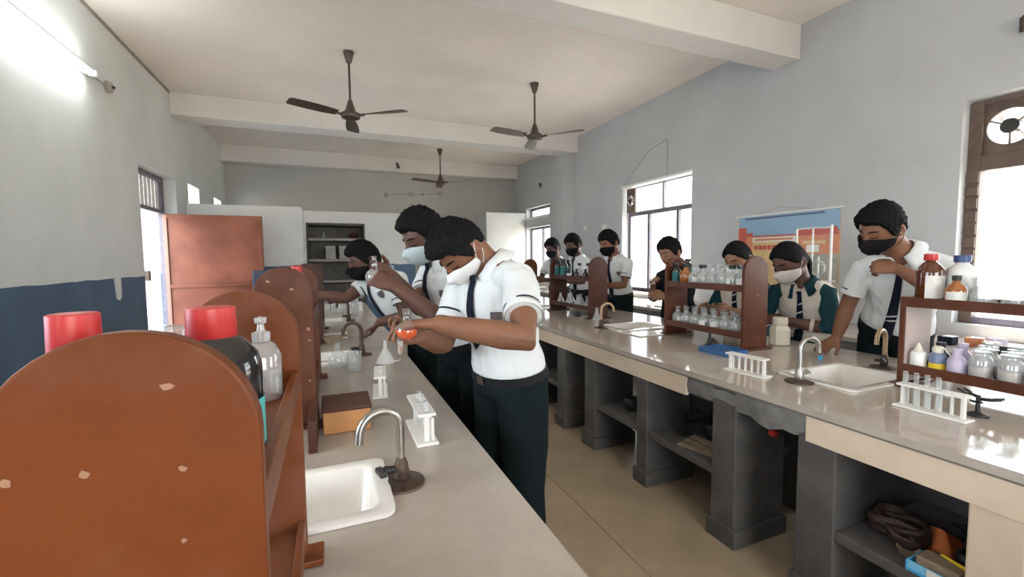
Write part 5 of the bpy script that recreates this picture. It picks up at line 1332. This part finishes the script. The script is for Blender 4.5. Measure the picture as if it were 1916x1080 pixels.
person('girl half hidden behind the clear bottles of the middle rack',
       (3.10, 2.56, .76), (3.03, 2.53, 1.00), (2.98, 2.51, 1.175), (2.89, 2.475, 1.335), (-.85, -.1, -.45),
       {'L': ((3.02, 2.36, 1.11), (2.92, 2.30, .91), (2.74, 2.38, .95), (-.9, .3, .1), (.2, .8, -.3), .6),
        'R': ((2.95, 2.655, 1.11), (2.90, 2.72, .91), (2.72, 2.62, .95), (-.9, -.3, .1), (.2, -.8, -.3), .6)},
       186, 'skinl', 'girl', 'maskw', .0065, 1.08, hairseed=35, long_hair=True)
person('student in a dark jacket before the bright window, raising a small white cup',
       (3.11, 3.32, .80), (3.05, 3.29, 1.05), (3.0, 3.265, 1.235), (2.93, 3.255, 1.395), (-.88, -.12, -.36),
       {'L': ((3.03, 3.11, 1.165), (2.96, 3.05, .95), (2.79, 3.15, 1.0), (-.9, .3, .1), (.2, .8, -.3), .6),
        'R': ((2.97, 3.415, 1.165), (2.92, 3.47, .955), (2.83, 3.36, 1.085), (-.5, -.5, .6), (.1, -.8, -.3), .8)},
       190, 'skinl', 'jacket', None, .0065, 1.08, hairseed=41)
person('student in a black mask with folded arms beside the far rack board',
       (3.09, 4.25, .90), (3.02, 4.21, 1.17), (2.965, 4.17, 1.365), (2.875, 4.145, 1.515), (-.86, -.12, -.42),
       {'L': ((3.01, 3.99, 1.285), (2.93, 3.95, 1.055), (2.79, 4.12, 1.045), (-.4, .85, .0), (.6, .2, -.2), .5),
        'R': ((2.92, 4.345, 1.285), (2.83, 4.38, 1.055), (2.76, 4.17, 1.06), (-.2, -.9, .0), (.6, .0, -.2), .5)},
       196, 'skin', 'boy', 'maskb', .0065, 1.1, hairseed=51)
person('student in a black mask standing behind the teal-labelled bottles',
       (3.10, 5.07, .90), (3.04, 5.04, 1.17), (2.99, 5.01, 1.365), (2.91, 4.985, 1.52), (-.85, -.25, -.38),
       {'L': ((3.03, 4.83, 1.285), (2.94, 4.80, 1.06), (2.76, 4.88, 1.06), (-.9, .3, .1), (.2, .8, -.3), .6),
        'R': ((2.95, 5.17, 1.285), (2.88, 5.22, 1.06), (2.72, 5.10, 1.06), (-.9, -.3, .1), (.2, -.8, -.3), .6)},
       194, 'skind', 'boy', 'maskb', .0065, 1.1, hairseed=61)
person('student in a black mask farthest from the camera on the window side',
       (3.10, 5.72, .90), (3.05, 5.68, 1.16), (3.0, 5.64, 1.35), (2.93, 5.60, 1.495), (-.85, -.3, -.38),
       {'L': ((3.05, 5.47, 1.27), (2.95, 5.44, 1.05), (2.76, 5.50, 1.05), (-.9, .3, .1), (.2, .8, -.3), .6),
        'R': ((2.95, 5.80, 1.27), (2.84, 5.82, 1.05), (2.66, 5.70, 1.07), (-.9, -.3, .1), (.2, -.8, -.3), .6)},
       196, 'skind', 'boy', 'maskb', .0065, 1.08, hairseed=71)

# things held in hands
def held(proto_name, label, loc, mk):
    t = mk(); t.location = loc; t['label'] = label; return t
fo = thing('round_flask', 'round flask of glowing orange liquid held by the nearest student', 'flask', (.192, 1.252, 1.128))
part(fo, MB().lathe([(0, .0), (.014, .0015), (.026, .010), (.031, .024), (.028, .038), (.016, .050), (.010, .056), (.010, .085), (.013, .088)], n=24), 'flask_body', M['clean'], smooth=60)
part(fo, MB().lathe([(0, .0015), (.013, .003), (.0245, .011), (.0292, .024), (.0285, .029), (0, .029)], n=24), 'orange_liquid', M['orange'], smooth=50)
tt = thing('test_tube', 'glass test tube with orange drop hanging from the nearest student\'s fingers', 'test tube', (.178, 1.285, 1.080))
part(tt, MB().lathe([(0, .0), (.005, .002), (.0075, .009), (.0075, .085), (.009, .087)], n=14), 'tube_body', M['glassm'], smooth=60)
part(tt, MB().lathe([(0, .0012), (.004, .003), (.0062, .009), (.0062, .026), (0, .026)], n=14), 'orange_drop', mat('orange drop', (.45, .16, .03), .4), smooth=60)
cf = thing('round_flask', 'clear round flask held up by the student in the pale blue mask', 'flask', (.172, 1.945, 1.245))
part(cf, MB().lathe([(0, .0), (.016, .002), (.033, .014), (.040, .034), (.034, .056), (.018, .07), (.012, .076), (.012, .105), (.015, .108)], n=24), 'flask_body', M['glassm'], smooth=60)
part(cf, MB().lathe([(.0095, .109), (.0105, .125), (0, .126)], n=14), 'bung', M['glassm'], smooth=60)
cup = thing('white_cup', 'small white cup in the hand of the student in the dark jacket', 'cup', (2.775, 3.31, 1.10))
part(cup, MB().lathe([(0, 0), (.02, 0), (.027, .05), (.024, .05), (.018, .004), (0, .004)], n=16), 'cup_body', M['white'], smooth=50)
part(cup, MB().tube([(.025, 0, .04), (.042, 0, .034), (.04, 0, .016), (.021, 0, .012)], .0035, 8), 'cup_handle', M['white'], smooth=50)
bpy.data.scenes.remove(WORK)
